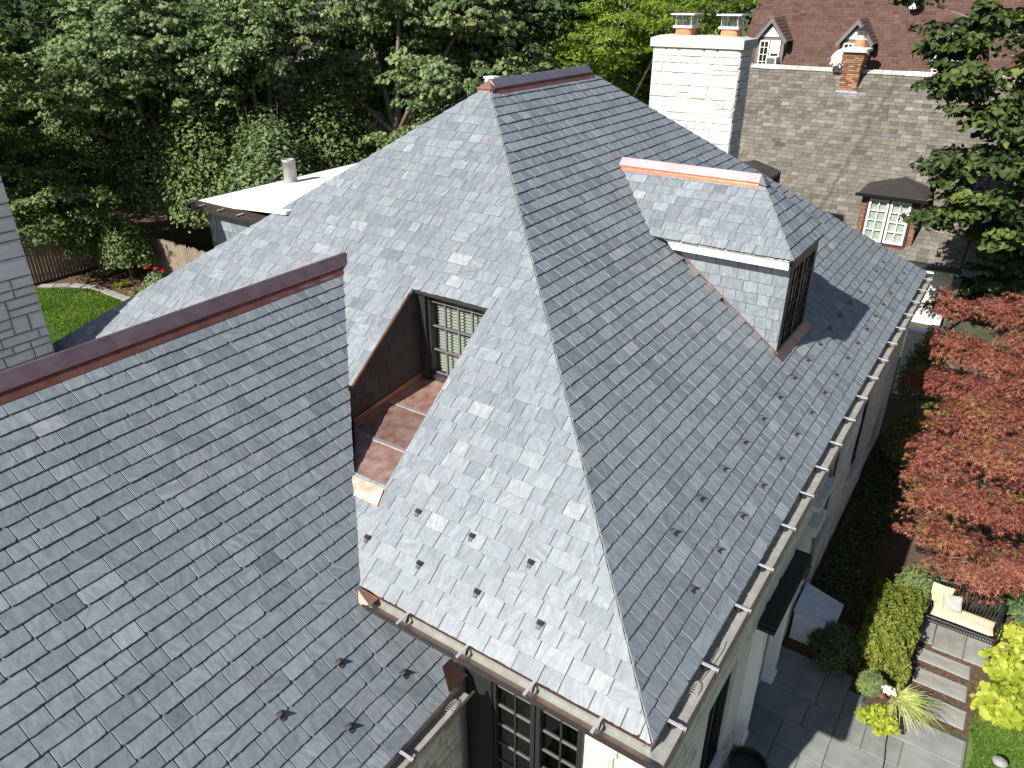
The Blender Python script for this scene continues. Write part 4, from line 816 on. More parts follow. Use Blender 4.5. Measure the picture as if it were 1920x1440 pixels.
def hip_dormer(x0, x1, windows):
    xm = (x0+x1)/2; zt = 1.02; yb = lambda z: NE_Y+(z-NE_Z)/nk
    mb = MB(); mb.prism([(x0+.12, 21.32, -.5), (x0+.12, 21.32, zt), (x0+.12, yb(zt), zt), (x0+.12, yb(-.5), -.5)], (x1-x0-.24, 0, 0)); d = mb.out('dormer', DARKWOOD, nh)
    mb = MB(); e = [(x0, 21.08, zt+.05), (x1, 21.08, zt+.05), (x1, yb(zt)+.1, zt+.05), (x0, yb(zt)+.1, zt+.05)]; ap = (xm+.05, 22.95, zt+.33)
    mb.add(e+[ap]+[(a, b, c-.09) for a, b, c in e], [(0, 1, 4), (1, 2, 4), (2, 3, 4), (3, 0, 4), (0, 5, 6, 1), (1, 6, 7, 2), (2, 7, 8, 3), (3, 8, 5, 0), (8, 7, 6, 5)]); mb.out('dormer_roof', mat('rubber_roof', (.035, .032, .03), .55, 0, .1, 3), d)
    mb = MB(); mb.prism([(x0-.06, 20.98, zt-.03), (x0-.06, 20.96, zt+.07), (x0-.06, 20.985, zt+.07), (x0-.06, 21.0, zt+.0), (x0-.06, 21.07, zt+.0), (x0-.06, 21.07, zt-.03)], (x1-x0+.12, 0, 0)); mb.out('dormer_gutter', BLACK, d)
    if not windows: return d
    for (a, b) in ((x0+.12, x0+.32), (x1-.32, x1-.12)):
        s = lay((0, 21.315, 0), (1, 0, 0), (0, 0, 1), (0, -1, 0), -.52, zt-.04, lambda v: [(a, 0, b, 0)], .13, (.08, .2), .014, seed=int(a*10)+90); emit_slates(d, s, SLW, 0, stuff='cedar_shakes')
    mb = MB(); mb.box(x0+.3, x0+.37, 21.22, 21.33, -.5, zt); mb.box(x1-.37, x1-.3, 21.22, 21.33, -.5, zt); mb.box(x0+.37, x1-.37, 21.22, 21.33, -.56, -.43); mb.box(xm-.025, xm+.025, 21.2, 21.33, -.43, zt-.06); mb.box(x0+.37, x1-.37, 21.22, 21.33, zt-.1, zt); mb.out('window_frame', mat('brown_frame', (.07, .025, .02), .5), d)
    for (a, b) in ((x0+.37, xm-.025), (xm+.025, x1-.37)):
        z0, z1 = -.43, zt-.1; mb = MB(); mb.box(a, a+.06, 21.2, 21.25, z0, z1); mb.box(b-.06, b, 21.2, 21.25, z0, z1); mb.box(a+.06, b-.06, 21.2, 21.25, z0, z0+.07); mb.box(a+.06, b-.06, 21.2, 21.25, z1-.06, z1); mb.box((a+b)/2-.012, (a+b)/2+.012, 21.205, 21.245, z0+.07, z1-.06)
        for q in (1, 2, 3): z = z0+.07+(z1-z0-.13)*q/4; mb.box(a+.06, (a+b)/2-.012, 21.207, 21.243, z-.011, z+.011); mb.box((a+b)/2+.012, b-.06, 21.207, 21.243, z-.011, z+.011)
        mb.out('casement', WHITE, d)
        for i in (0, 1):
            for q in range(4):
                p0 = a+.06 if i == 0 else (a+b)/2+.012; p1 = (a+b)/2-.012 if i == 0 else b-.06; za = z0+.07+(z1-z0-.13)*q/4+.011; mb = MB(); mb.box(p0, p1, 21.222, 21.226, za, za+(z1-z0-.13)/4-.022); mb.out('pane', GLASS, d)
        mb = MB(); mb.add([(a+(b-a)*k/24, 21.285+.012*math.sin(k*2.1), z) for z in (z0, z1) for k in range(25)], [(k, k+1, 26+k, 25+k) for k in range(24)]); mb.out('curtain', mat('curtain', (.6, .62, .58), .9), d)
    return d
hip_dormer(-2.76, -.8, True); hip_dormer(-7.8, -5.72, False)
# brick chimney with bricks laid one by one
BX0, BX1, BY0, BY1 = -4.87, -4.27, 25.35, 26.1
mb = MB(); mb.box(BX0+.012, BX1-.012, BY0+.012, BY1, 2.8, 4.86); bch = mb.out('brick_chimney', mat('brick_mortar', (.3, .22, .14), .9), nh)
BR = [with_mat(b, m_) for b in BLOCKS[:3] for m_ in (BRICK, mat('brick_dark', (.13, .06, .04), .85, 0, .2), mat('brick_tan', (.3, .17, .09), .85, 0, .2))]
for row in range(18):
    z = 3.55+row*.068; prd = .0 if row < 13 else .02*(row-12)*.8; x = BX0-prd-(.1 if row % 2 else 0)
    while x < BX1+prd-.02:
        a, b = max(x, BX0-prd), min(x+.2, BX1+prd)
        if b-a > .03: piece('brick', rnd.choice(BR), bch, (a+.005, BY0-prd, z+.005), (b-a-.01, .016, .058))
        x += .2
    y = BY0-prd-(0 if row % 2 else .1)
    while y < BY1-.02:
        a, b = max(y, BY0-prd), min(y+.2, BY1)
        if b-a > .03: piece('brick', rnd.choice(BR), bch, (BX1+prd, a+.005, z+.005), (b-a-.01, .016, .058), math.pi/2)
        y += .2
mb = MB(); mb.loft([[(BX0-.14, BY0-.14, 4.86), (BX1+.14, BY0-.14, 4.86), (BX1+.14, BY1+.1, 4.86), (BX0-.14, BY1+.1, 4.86)], [(BX0-.14, BY0-.14, 4.96), (BX1+.14, BY0-.14, 4.96), (BX1+.14, BY1+.1, 4.96), (BX0-.14, BY1+.1, 4.96)], [(BX0+.1, BY0+.1, 5.02), (BX1-.1, BY0+.1, 5.02), (BX1-.1, BY1-.1, 5.02), (BX0+.1, BY1-.1, 5.02)]]); mb.out('cap', CAPST, bch)
mb = MB(); mb.box(BX0-.02, BX1+.02, BY0-.03, BY0-.0, 3.44, 3.62); mb.add([(BX0-.1, BY0-.2, 3.40), (BX1+.1, BY0-.2, 3.40), (BX1+.05, BY0-.0, 3.62), (BX0-.05, BY0-.0, 3.62)], [(0, 1, 2, 3)]); mb.out('lead_flashing', LEAD, bch)
mb = MB(); mb.lathe((-4.5, 25.75, 5.0), [(.2, 0), (.19, .24)], 14); mb.out('flue_pot', CLAY, bch)
mb = MB(); mb.lathe((-4.5, 25.75, 5.24), [(.19, 0), (.17, .02), (.16, .24), (.17, .25)], 6); mb.out('cowl', mat('cowl_white', (.55, .53, .49), .5), bch)
mb = MB(); mb.lathe((-4.5, 25.75, 5.49), [(.29, 0), (.28, .02), (.12, .12), (.02, .16)], 12); mb.out('cowl_lid', BRONZE, bch)
# satellite dishes
def dish(label, c, aim, r, m, stand):
    c = V3(c); t = empty('satellite_dish', c, label, 'satellite dish', 'satellite dishes'); N = V3(aim).normalized(); A = N.orthogonal().normalized(); A = V3((-N.y, N.x, 0)).normalized(); B = N.cross(A); mb = MB(); rings = []
    for q in (0.02, .4, .75, 1.0): rings.append([c+A*(r*.85*q*math.cos(k*math.pi/12))+B*(r*q*math.sin(k*math.pi/12))+N*(.18*r*q*q) for k in range(24)])
    mb.loft(rings, cap=False); back = [[p-N*.012 for p in g] for g in rings][::-1]; mb.loft(back, cap=False); mb.out('reflector', m, t, smooth=True)
    mb = MB(); mb.tube([c-B*r*.8+N*.05, c-B*r*.75+N*r*1.0], .012, 5); mb.obox(c-B*r*.72+N*r*1.05, A, B, N, .035, .05, .05); mb.out('feed_arm', GREYWOOD, t)
    mb = MB(); mb.tube([c-N*.01, c-N*.1-V3((0, 0, .1)), V3(stand)], .02, 6); mb.out('mast', GREYWOOD, t); return t
dish('pale oval satellite dish on the left side of the brick chimney', (-5.12, 25.6, 4.62), (-.45, -.75, .5), .32, mat('dish_grey', (.5, .51, .49), .5), (-4.9, 25.7, 4.3))
mat_db = mat('dish_white', (.72, .7, .72), .4)
dish('white satellite dish on the brown shingle roof at the top edge', (-3.42, 28.35, 6.36), (-.2, -.8, .55), .27, mat_db, (-3.42, 28.7, 6.1))
mb = MB(); mb.obox((.62, 20.75, -1.3), V3((1, 0, 0)), V3((0, 1, 0)), V3((0, 0, 1)), .1, .09, .2); mb.obox((.62, 20.75, -1.06), V3((1, 0, 0)), V3((0, 1, 0)), V3((0, 0, 1)), .13, .12, .035); mb.tube([(.62, 20.75, -1.5), (.62, 20.75, NB)], .05, 8)
lamp = tag(mb.out('lamp_post', mat('post_green', (.07, .09, .085), .4), base=True), 'grey-green boxy lamp post by the neighbouring white wall', 'lamp post')

# ================================================================== BROWN SHINGLED HOUSE BEHIND
bh = empty('brown_house', (-3, 31, NB), 'house with a tall brown shingle roof and small gabled dormers behind the grey roof', 'house')
by0, bz0, bk = 26.55, 3.7, 1.2; bs = math.sqrt(1+bk*bk); bX0, bX1 = -9.28, 9.0
mb = MB(); mb.box(bX0+.3, bX1, 27.3, 38, NB, 4.2); mb.prism([(bX0+.3, 27.3, 4.2), (bX0+.3, 33, 10.8), (bX0+.3, 38, 4.2)], (.2, 0, 0)); mb.out('wall', STUCCO, bh)
mb = MB(); yt = by0+6.5; deckp(mb, [(bX0, by0, bz0), (bX1, by0, bz0), (bX1, yt, bz0+bk*6.5), (bX0, yt, bz0+bk*6.5)]); deckp(mb, [(bX1, yt, bz0+bk*6.5), (bX1, yt+6.5, bz0), (bX0, yt+6.5, bz0), (bX0, yt, bz0+bk*6.5)])
hA, hB, hC = V3((-14.6, 25.2, .8)), V3((-9.4, 25.2, .8)), V3((-11.3, 28.2, 4.5)); deckp(mb, [hA, hB, hC])
broof = mb.out('roof', DECK, bh)
bsl = lay((0, by0, bz0), (1, 0, 0), V3((0, 1, bk))/bs, V3((0, -bk, 1))/bs, 0, 6.5*bs-3.5, lambda v: [(bX0, 0, bX1-4, 0)], .135, (.16, .34), .007, seed=51, chip=0, jag=.002)
hk = (hC.z-hA.z)/(hC.y-hA.y); hs = math.sqrt(1+hk*hk); hl = (hC.y-hA.y)*hs
bsl += lay((0, hA.y, hA.z), (1, 0, 0), V3((0, 1, hk))/hs, V3((0, -hk, 1))/hs, 0, hl-.05, lambda v: [(hA.x, (hC.x-hA.x)/hl, hB.x, (hC.x-hB.x)/hl)], .135, (.2, .4), .007, seed=52, chip=0, jag=.002)
emit_slates(broof, bsl, SLB, 0, stuff='shingles')
mb = MB(); mb.box(-14.4, -9.6, 25.5, 31, NB, .8); mb.out('side_wall', STUCCO, bh)
CREAMP = mat('gable_panel', (.66, .60, .54), .8, 0, .04)
def gable_dormer(xc):
    y0 = 27.0; w2 = .53; z0, ze, za = 3.95, 5.16, 5.84; yb = lambda z: by0+(z-bz0)/bk
    mb = MB(); mb.prism([(xc-w2, y0, z0), (xc+w2, y0, z0), (xc+w2, y0, ze), (xc, y0, za-.06), (xc-w2, y0, ze)], (0, 1.6, 0)); d = mb.out('dormer', GREYWOOD, bh)
    for s in (-1, 1):
        mb = MB(); P0 = V3((xc+s*(w2+.12), y0-.16, ze-.13)); A = V3((xc, y0-.16, za)); n_ = (A-P0); b = V3((0, yb(za)-y0+.1, 0))
        q = [P0, A, A+b, P0+V3((0, yb(ze)-y0+.3, 0))]; nn = (q[1]-q[0]).cross(q[2]-q[0]).normalized(); nn = nn if nn.z > 0 else -nn; mb.prism([p for p in q], nn*.03)
        rf = mb.out('dormer_roof', mat('d_roof', (.10, .062, .05), .85, 0, .25, 30), d)
        mb = MB()
        for k in range(1, 7): a = P0+n_*(k/7)+nn*.034; mb.obox(a+V3((0, .45, 0)), (0, 1, 0), n_.normalized(), nn, .45, .012, .006)
        mb.out('shingle_course', SLB_F, d)
        mb = MB(); mb.prism([P0+V3((0, -.0, -.0)), A, A-V3((0, 0, .16)), P0+V3((-s*.07, 0, -.1))], (0, -.04, 0)); mb.out('barge_board', GREYWOOD, d)
    mb = MB(); mb.prism([(xc-.36, y0-.02, ze+.02), (xc+.36, y0-.02, ze+.02), (xc, y0-.02, za-.3)], (0, -.02, 0)); mb.out('gable_panel', CREAMP, d)
    for (a, b, rows) in ((xc-.40, xc-.02, 4), (xc+.02, xc+.40, 0)):
        za_, zb_ = z0+.1, ze-.1; mb = MB(); mb.box(a, a+.05, y0-.05, y0-.005, za_, zb_); mb.box(b-.05, b, y0-.05, y0-.005, za_, zb_); mb.box(a+.05, b-.05, y0-.05, y0-.005, zb_-.05, zb_); mb.box(a+.05, b-.05, y0-.05, y0-.005, za_, za_+.05)
        if rows:
            mb.box((a+b)/2-.012, (a+b)/2+.012, y0-.045, y0-.01, za_+.05, zb_-.05)
            for q in (1, 2, 3): z = za_+(zb_-za_)*q/4; mb.box(a+.05, (a+b)/2-.012, y0-.043, y0-.012, z-.011, z+.011); mb.box((a+b)/2+.012, b-.05, y0-.043, y0-.012, z-.011, z+.011)
        else: mb.box(a+.05, b-.05, y0-.03, y0-.01, za_+.55, zb_-.05)
        mb.out('sash', mat('sash_cream', (.62, .6, .54), .6), d); mb = MB(); mb.box(a+.04, b-.04, y0-.024, y0-.018, za_, zb_); mb.out('pane', GLASSD, d)
SLB_F = mat('shingle_brown', (.09, .055, .045), .85, 0, .2, 20)
for xc in (-8.02, -4.93, -1.83): gable_dormer(xc)
ac = empty('air_conditioner', (-7.8, 26.85, 4.02), 'white window air conditioner with grey grille in the left gabled dormer', 'air conditioner')
mb = MB(); mb.box(-7.99, -7.6, 26.6, 27.05, 4.06, 4.5); mb.out('case', WHITE, ac); mb = MB(); mb.box(-7.95, -7.64, 26.585, 26.6, 4.1, 4.46); g_ = mb.out('grille', mat('grille', (.09, .09, .09), .5), ac)

# site of the neighbouring plot: its houses and what hangs on them are drawn in plot units of 1.22 m
PLOT, PLOT_O = 1.22, V3((-.37, 1.09, -1.48))
for o in [o for o in bpy.data.objects if o.parent is None and o.name.split('.')[0] in ('neighbour_house', 'brown_house', 'satellite_dish', 'lamp_post', 'air_conditioner')]:
    o.location = o.location*PLOT+PLOT_O; o.scale = o.scale*PLOT; WL[o.name] = o.location.copy()

# ================================================================== FAR HOUSE, POOL, WIRES, FENCE
fh = empty('far_house', (-39, 33, GZ), 'pinkish house with a dark shingle roof glimpsed between the maples', 'house')
mb = MB(); mb.box(-42, -36.9, 30.6, 35.4, GZ-.2, 3.2); mb.out('wall', mat('pink_stucco', (.40, .30, .27), .8), fh)
mb = MB(); mb.prism([(-42.4, 30, 3.0), (-36.5, 30, 3.0), (-36.5, 33, 6), (-42.4, 33, 6)], (0, 0, .12)); mb.prism([(-42.4, 33, 6), (-36.5, 33, 6), (-36.5, 36, 3), (-42.4, 36, 3)], (0, 0, .12)); frf = mb.out('roof', mat('dark_shingle', (.05, .042, .04), .9, 0, .3, 5), fh)
for k in range(8): mb = MB(); mb.obox((-39.45, 30+.18+k*.357, 3.12+.18+k*.357), (1, 0, 0), V3((0, .707, .707)), V3((0, -.707, .707)), 2.9, .18, .02); mb.out('shingle_course', frf.data.materials[0], frf)
mb = MB(); mb.box(-39, -36.6, 28.8, 30.6, 2.9, 3.1); mb.out('porch_roof', MEMB, fh)
for (x, z) in ((-39.4, 1.2), (-37.8, 1.2), (-39.4, -2.2), (-37.8, -2.2)):
    mb = MB(); mb.box(x-.4, x+.4, 30.54, 30.62, z-.6, z+.6); wn = mb.out('window', WHITE, fh); mb = MB(); mb.box(x-.33, x+.33, 30.52, 30.545, z-.53, z+.53); mb.out('pane', GLASSD, wn)
pl = empty('swimming_pool', (-56, 27.5, GZ), 'turquoise swimming pool glimpsed through the trees at the left', 'pool')
mb = MB(); mb.box(-59, -53, 25.5, 26, GZ-.1, GZ+.03); mb.box(-59, -53, 29.5, 30, GZ-.1, GZ+.03); mb.box(-59, -58.5, 26, 29.5, GZ-.1, GZ+.03); mb.box(-53.5, -53, 26, 29.5, GZ-.1, GZ+.03); mb.out('coping', KERB, pl)
mb = MB(); mb.box(-58.49, -53.51, 26.01, 29.49, GZ-.1, GZ+.015); mb.out('water', mat('pool_water', (.02, .32, .38), .1, 0, .1, 2), pl)
for i, z in enumerate((5.45, 5.25)):
    mb = MB(); mb.tube([(-52+12*k/6+2.2*i*0, 6+22*k/6, z-.25*math.sin(math.pi*k/6)+.012*k) for k in range(7)], .018, 4); tag(mb.out('power_line', BLACK), ['upper dark overhead wire strung before the trees at the top left', 'lower dark overhead wire strung before the trees at the top left'][i], 'wire', 'overhead wires')
fn = empty('wooden_fence', (-30, 13.6, GZ), 'weathered wooden picket fence behind the back garden bed', 'fence')
PK = []
for i in range(3):
    mb = MB(); j = [rnd.uniform(-.01, .01) for _ in range(6)]; mb.prism([(-.06+j[0], 0, 0), (.06+j[1], 0, 0), (.06+j[2], 0, 1.62), (.03, 0, 1.7), (-.03, 0, 1.7), (-.06+j[3], 0, 1.62)], (0, .02, 0)); me = bpy.data.meshes.new('picket'); me.from_pydata(mb.v, [], mb.f); me.materials.append(FENCE); PK.append(me)
x = -34.2
while x < -23.5: o = piece('picket', rnd.choice(PK), fn, (x, 13.65, GZ), (1, 1, rnd.uniform(.97, 1.03))); x += .145
y = 8.0
while y < 13.6: o = piece('picket', rnd.choice(PK), fn, (-34.3, y, GZ), (1, 1, rnd.uniform(.97, 1.03)), math.pi/2); y += .155
mb = MB(); mb.box(-34.3, -23.5, 13.68, 13.74, GZ+.35, GZ+.44); mb.out('rail', FENCE, fn); mb = MB(); mb.box(-34.3, -23.5, 13.68, 13.74, GZ+1.3, GZ+1.39); mb.out('rail', FENCE, fn); mb = MB(); mb.box(-34.4, -34.34, 8, 13.6, GZ+1.25, GZ+1.34); mb.out('rail', FENCE, fn)

# ================================================================== TREES
def lobes(R, zc, Hh, n, seed, low=0):
    r = random.Random(seed); out = []
    for i in range(n):
        a = i*2.4+r.uniform(-.4, .4); f = math.sqrt((i+.5)/n); zz = zc+Hh*(.75-1.45*((i*.618) % 1))*math.sqrt(max(.1, 1-f*f*.6))
        out.append(((R*.66*f*math.cos(a), R*.66*f*math.sin(a), zz), (R*r.uniform(.38, .52), R*r.uniform(.38, .52), R*r.uniform(.3, .42))))
    return out
G = 'trees behind the house'
tree('maple_tree', 'maple at the far left with light green leaves above the stone chimney', (-35.5, 9.3, GZ), 13, lobes(5.2, 5.6, 5.6, 17, 1), LF_LIGHT, BARK, 'simple', .17, 46, 1000, .62, .22, group=G, shell=.35, flat=.8)
tree('maple_tree', 'dense green maple overhanging the wooden fence', (-33.5, 16.5, GZ), 15, lobes(5.4, 6.6, 6.4, 19, 2), LF_MAPLE, BARK, 'maple', .17, 46, 1200, .62, .3, group=G, shell=.4, flat=.8)
tree('maple_tree', 'dark maple right of the fence and left of the far pinkish house', (-29.2, 19.5, GZ), 15, lobes(4.8, 6.8, 6.6, 17, 3), LF_MAPLE, BARK, 'simple', .18, 60, 1150, .62, .3, group=G, shell=.35, flat=.8)
tree('maple_tree', 'big maple with bare forked limbs showing behind the main ridge', (-24.2, 23.2, GZ), 16, [((-3.2, 1.5, 11), (2.6, 2.4, 1.9)), ((.2, .6, 12.2), (2.8, 2.6, 1.9)), ((3.2, 1.8, 11), (2.6, 2.4, 1.9)), ((-2.6, -1.2, 8.0), (1.8, 1.6, 1.2)), ((3.0, -1.0, 8.2), (1.9, 1.6, 1.2)), ((1.6, -1.5, 5.2), (1.7, 1.5, 1.0)), ((-2.6, -.5, 4.8), (1.6, 1.5, 1.0)), ((.3, 3, 9), (3, 2, 2)), ((3.8, 1.5, 5.5), (1.6, 1.4, 1.2)), ((0, 3.5, 5.5), (3, 1.6, 2.2)), ((-3.8, 2, 7), (1.8, 1.6, 1.6)), ((4.6, 3, 8.5), (2, 1.6, 1.6))], LF_MAPLE, BARK, 'maple', .18, 46, 950, .6, .34, group=G, zfrac=.36, flat=.8)
tree('maple_tree', 'dark leafy maple rising behind the copper capped main ridge', (-21.2, 30.5, GZ), 16, lobes(4.8, 8.6, 6, 15, 5), LF_DARK, BARK, 'simple', .27, 30, 800, .7, .3, group=G)
tree('maple_tree', 'tall maple standing furthest left behind the light green maple', (-45, 13.5, GZ), 16, lobes(6, 8.5, 6.5, 15, 6), LF_DARK, BARK, 'simple', .3, 28, 700, .8, .3, group=G)
tree('maple_tree', 'tall dark maple behind the gap above the wooden fence', (-43.5, 23, GZ), 17, lobes(6, 9, 6.8, 15, 7), LF_DARK, BARK, 'simple', .3, 28, 700, .8, .3, group=G)
tree('maple_tree', 'tall dark maple just right of the far pinkish house', (-31.5, 38, GZ), 17, lobes(6, 9, 7, 15, 8), LF_DARK, BARK, 'simple', .3, 28, 700, .85, .3, group=G)
tree('maple_tree', 'dark shaded maple filling the gap behind the bare-limbed maple', (-28.0, 31.0, GZ), 16, lobes(4.6, 7.4, 6.4, 15, 9), LF_DARK, BARK, 'simple', .26, 30, 800, .7, .3, group=G)
for i, (x, y, R, zc, s) in enumerate(((-16.6, 30.6, 4.2, 7.4, 11), (-16.8, 37.0, 4.6, 8.4, 12))):
    tree('locust_tree', ['feathery yellow-green locust tree left of the white chimney', 'feathery yellow-green locust tree behind the white chimney'][i], (x, y, GZ), 15, lobes(R, zc, 6, 15, s), LF_LOCUST, BARKL, 'needle', .26, 60, 800, .75, .2, group='yellow-green locust trees', tone=(.45, .25))
n = 32000; th_ = nrg.uniform(math.radians(-82), math.radians(12), n); rr_ = nrg.uniform(58, 95, n); z_ = nrg.uniform(-5, 10, n)
hgt = 6+3.5*np.sin(th_*17)+2*np.sin(th_*41+1); z_ = GZ+(hgt+10)*nrg.random(n)**.6
P = np.stack([CAM.x+rr_*np.sin(th_), CAM.y+rr_*np.cos(th_), z_], 1); N_ = np.stack([-np.sin(th_), -np.cos(th_), np.full(n, .9)], 1)+nrg.normal(size=(n, 3))*.6
o = leaf_mesh('distant_woods', P, N_, .9*(.6+.8*nrg.random(n)), 'simple', LF_DARK, None, .45+.25*np.sin(th_*29)+nrg.normal(0, .2, n)); tag(o, 'mass of distant dark woodland closing off the view', 'woods', kind='stuff')
for i, (x, y, a_, h, lb) in enumerate(((-37.5, 15.6, 2.6, 6.5, 'tall dark bush behind the left corner of the wooden fence'), (-33.4, 16.6, 2.6, 6.6, 'leafy bush just behind the middle of the wooden fence'), (-29.6, 16.8, 2.6, 6.8, 'leafy bush rising over the right part of the wooden fence'), (-26.2, 16.8, 2.2, 5.6, 'green bush between fence and flat-roofed dormer'), (-26.6, 20.6, 2.6, 7.0, 'green bush below the maple behind the grey vent pipe'), (-21.5, 23.5, 2.4, 6.0, 'dark bush at the foot of the bare-limbed maple'), (-40.5, 11.0, 2.2, 5.0, 'dark bush at the far left behind the stone chimney'))):
    shrub('tall_bush', lb, (x, y, GZ), (a_*1.15, a_*1.15, h*1.22), LF_MAPLE if i % 2 else LF_LIGHT, 11000, 'simple', .17, 'bushes behind the fence', (.42, .3), 'bush')
for i, (x, y, h, lb) in enumerate(((2.4, 33.5, 11, 'dark evergreen right beside the grey roof edge'), (4.4, 36.5, 12, 'dark evergreen furthest right behind the yellow-green tree'), (2.2, 27.6, 6.5, 'low dark evergreen at the foot of the grey roof edge'))):
    tree('evergreen_tree', lb, (x, y, GZ), h, [((0, 0, h*.25), (1.5, 1.5, h*.2)), ((0, 0, h*.5), (1.25, 1.25, h*.22)), ((0, 0, h*.78), (.9, .9, h*.2))], LF_DARK, BARK, 'simple', .2, 40, 300, .5, .15, group='dark evergreens by the neighbour', shell=.5)
# big-leaved tree hanging over the neighbour's roof
tree('oak_tree', 'broad-leaved tree hanging over the grey slate roof at the right', (3.1, 23.4, -5.0), 17,
     [((-4.09, -0.33, 9.29), (1.14, 1.08, 0.78)), ((-2.77, -0.09, 8.45), (1.08, 1.08, 0.84)), ((-1.81, 0.03, 9.53), (1.08, 1.08, 0.96)), ((-3.44, -0.33, 6.77), (1.02, 0.96, 0.84)), ((-2.77, -0.21, 5.57), (0.96, 0.96, 0.72)), ((-3.74, -0.09, 5.09), (0.6, 0.6, 0.54)), ((-1.58, 0.27, 10.61), (1.44, 1.2, 0.96)), ((-0.38, 0.27, 8.69), (1.44, 1.44, 1.2)), ((-5.89, -0.21, 11.57), (0.42, 0.42, 0.3)), ((-2.42, 1.23, 12.05), (1.44, 1.2, 0.84)), ((-0.5, 0.75, 12.05), (1.44, 1.44, 1.2)), ((-0.62, 0.51, 6.29), (0.84, 0.96, 0.96)), ((-2.06, 0.03, 7.25), (1.08, 1.08, 0.96)), ((-1.7, 0.51, 4.85), (0.96, 0.96, 0.84)), ((-4.55, .4, 10.2), (1.0, .9, .75)), ((-3.4, .5, 10.9), (1.1, .9, .8))],
     LF_OAK, BARK, 'simple', .22, 46, 560, .6, .1, zfrac=.6, tone=(.5, .28), flat=.6, shell=.2)
tree('lime_tree', 'bright yellow-green tree at the right edge beyond the neighbouring roof', (3.3, 29.5, GZ), 9, [((0, 0, 4.6), (1.5, 1.7, 1.9)), ((-.3, -.6, 2.4), (1.2, 1.3, 1.4)), ((.4, .5, 6.8), (1.5, 1.5, 1.4)), ((.2, -.8, 1.0), (1.2, 1.2, 1.0))], LF_YELLOW, BARK, 'round', .19, 34, 300, .6, .12, shell=.4)
# Japanese maples: layered pads of star leaves
tree('japanese_maple', 'spreading red-leaved Japanese maple behind the garden bench', (2.7, 12.2, GZ), 3.6,
     [((-.6, -2.0, 1.75), (.7, .6, .28)), ((.1, -2.5, 1.55), (.6, .5, .25)), ((.9, -2.2, 1.7), (.8, .6, .3)), ((-.95, -1.1, 2.15), (.75, .75, .3)), ((0, -1.2, 2.3), (.9, .8, .32)), ((1.1, -1.0, 2.3), (.9, .8, .35)), ((-1.05, 0, 2.55), (.7, .8, .32)), ((-.1, .1, 2.8), (.95, .9, .34)), ((1.0, .2, 2.85), (.9, .9, .36)), ((-.85, 1.1, 2.85), (.8, .8, .32)), ((.2, 1.3, 3.05), (.95, .9, .32)), ((1.3, 1.4, 3.0), (.9, .9, .32)), ((-.5, 2.2, 2.9), (.8, .7, .3)), ((.7, 2.5, 2.8), (.9, .8, .3))],
     LF_RED, BARK, 'star', .125, 40, 560, .38, .07, cat='tree', group='red Japanese maples', zfrac=.28, up=1.1, flat=.5, tone=(.48, .24), shell=.35)
tree('japanese_maple', 'smaller red Japanese maple by the far end of the long gutter', (1.9, 17.0, GZ), 4.9,
     [((-1.2, .6, 4.15), (.65, .6, .34)), ((-.7, -.6, 3.5), (.75, .7, .34)), ((.2, -.9, 3.5), (.8, .7, .34)), ((1.0, -.4, 3.9), (.8, .7, .34)), ((.2, .5, 4.3), (.8, .7, .36)), ((.1, -1.8, 3.0), (.8, .7, .32)), ((1.1, -1.6, 3.3), (.8, .7, .32)), ((1.7, .3, 4.2), (.8, .7, .34)), ((-.9, -1.6, 2.8), (.7, .6, .3))],
     LF_RED, BARK, 'star', .125, 40, 360, .36, .06, cat='tree', group='red Japanese maples', zfrac=.3, up=1.1, flat=.55, tone=(.34, .2), shell=.35)

# ================================================================== GARDEN
hedge('boxwood', 'sunlit yellow-green clipped shrub beside the path and bench', (1.7, 8.5, GZ), (.46, 1.15, .8), LF_BOX, 11000, .055, 'clipped shrubs by the patio')
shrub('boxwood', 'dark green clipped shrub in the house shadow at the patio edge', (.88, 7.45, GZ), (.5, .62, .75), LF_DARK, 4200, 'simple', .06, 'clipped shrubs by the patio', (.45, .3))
shrub('evergreen_shrub', 'small bright green shrub between clipped hedge and bench', (1.9, 10.2, GZ), (.42, .45, .75), LF_LIGHT, 2600, 'simple', .07, None, (.5, .25))
shrub('evergreen_shrub', 'dark glossy shrub behind the left arm of the bench', (2.35, 10.75, GZ), (.65, .5, .8), LF_DARK, 3500, 'simple', .08, None, (.5, .3))
shrub('evergreen_shrub', 'dark glossy shrub behind the right arm of the bench', (3.75, 10.9, GZ), (.75, .6, .9), LF_DARK, 3500, 'simple', .08, None, (.5, .3))
shrub('leafy_shrub', 'thin green shrub growing against the white neighbouring wall', (.55, 18.6, GZ), (.7, .9, 2.9), LF_LIGHT, 2600, 'simple', .11, None, (.45, .3))
shrub('leafy_shrub', 'green shrub below the long gutter left of the red maple', (.75, 15.6, GZ), (.6, .8, 1.7), LF_LIGHT, 2200, 'simple', .1, None, (.45, .3))
for i, (x, y, rx, ry, h) in enumerate(((3.75, 8.15, .42, .5, .4), (3.85, 9.25, .42, .55, .45), (3.95, 10.2, .4, .45, .45), (4.45, 8.7, .4, .6, .45))):
    r = random.Random(i+3); mound('lime_heuchera', ['front clump of lime yellow foliage at the right edge beside lawn', 'middle clump of lime yellow foliage right of the stepping stones', 'back clump of lime yellow foliage beside the bench arm', 'outermost clump of lime yellow foliage cut by the frame edge'][i], (x, y, GZ), [(r.uniform(-rx, rx)*.75, r.uniform(-ry, ry)*.8, r.uniform(.2, .3), r.uniform(.16, .34)) for k in range(7)], LF_LIME, 520, 'round', .125, 'lime yellow clumps', (.45, .34))
blades('hosta', 'small dark green leafy plant by the right foot of the bench', (3.62, 8.95, GZ), 26, .2, LF_DARK, .8, .5, .035)
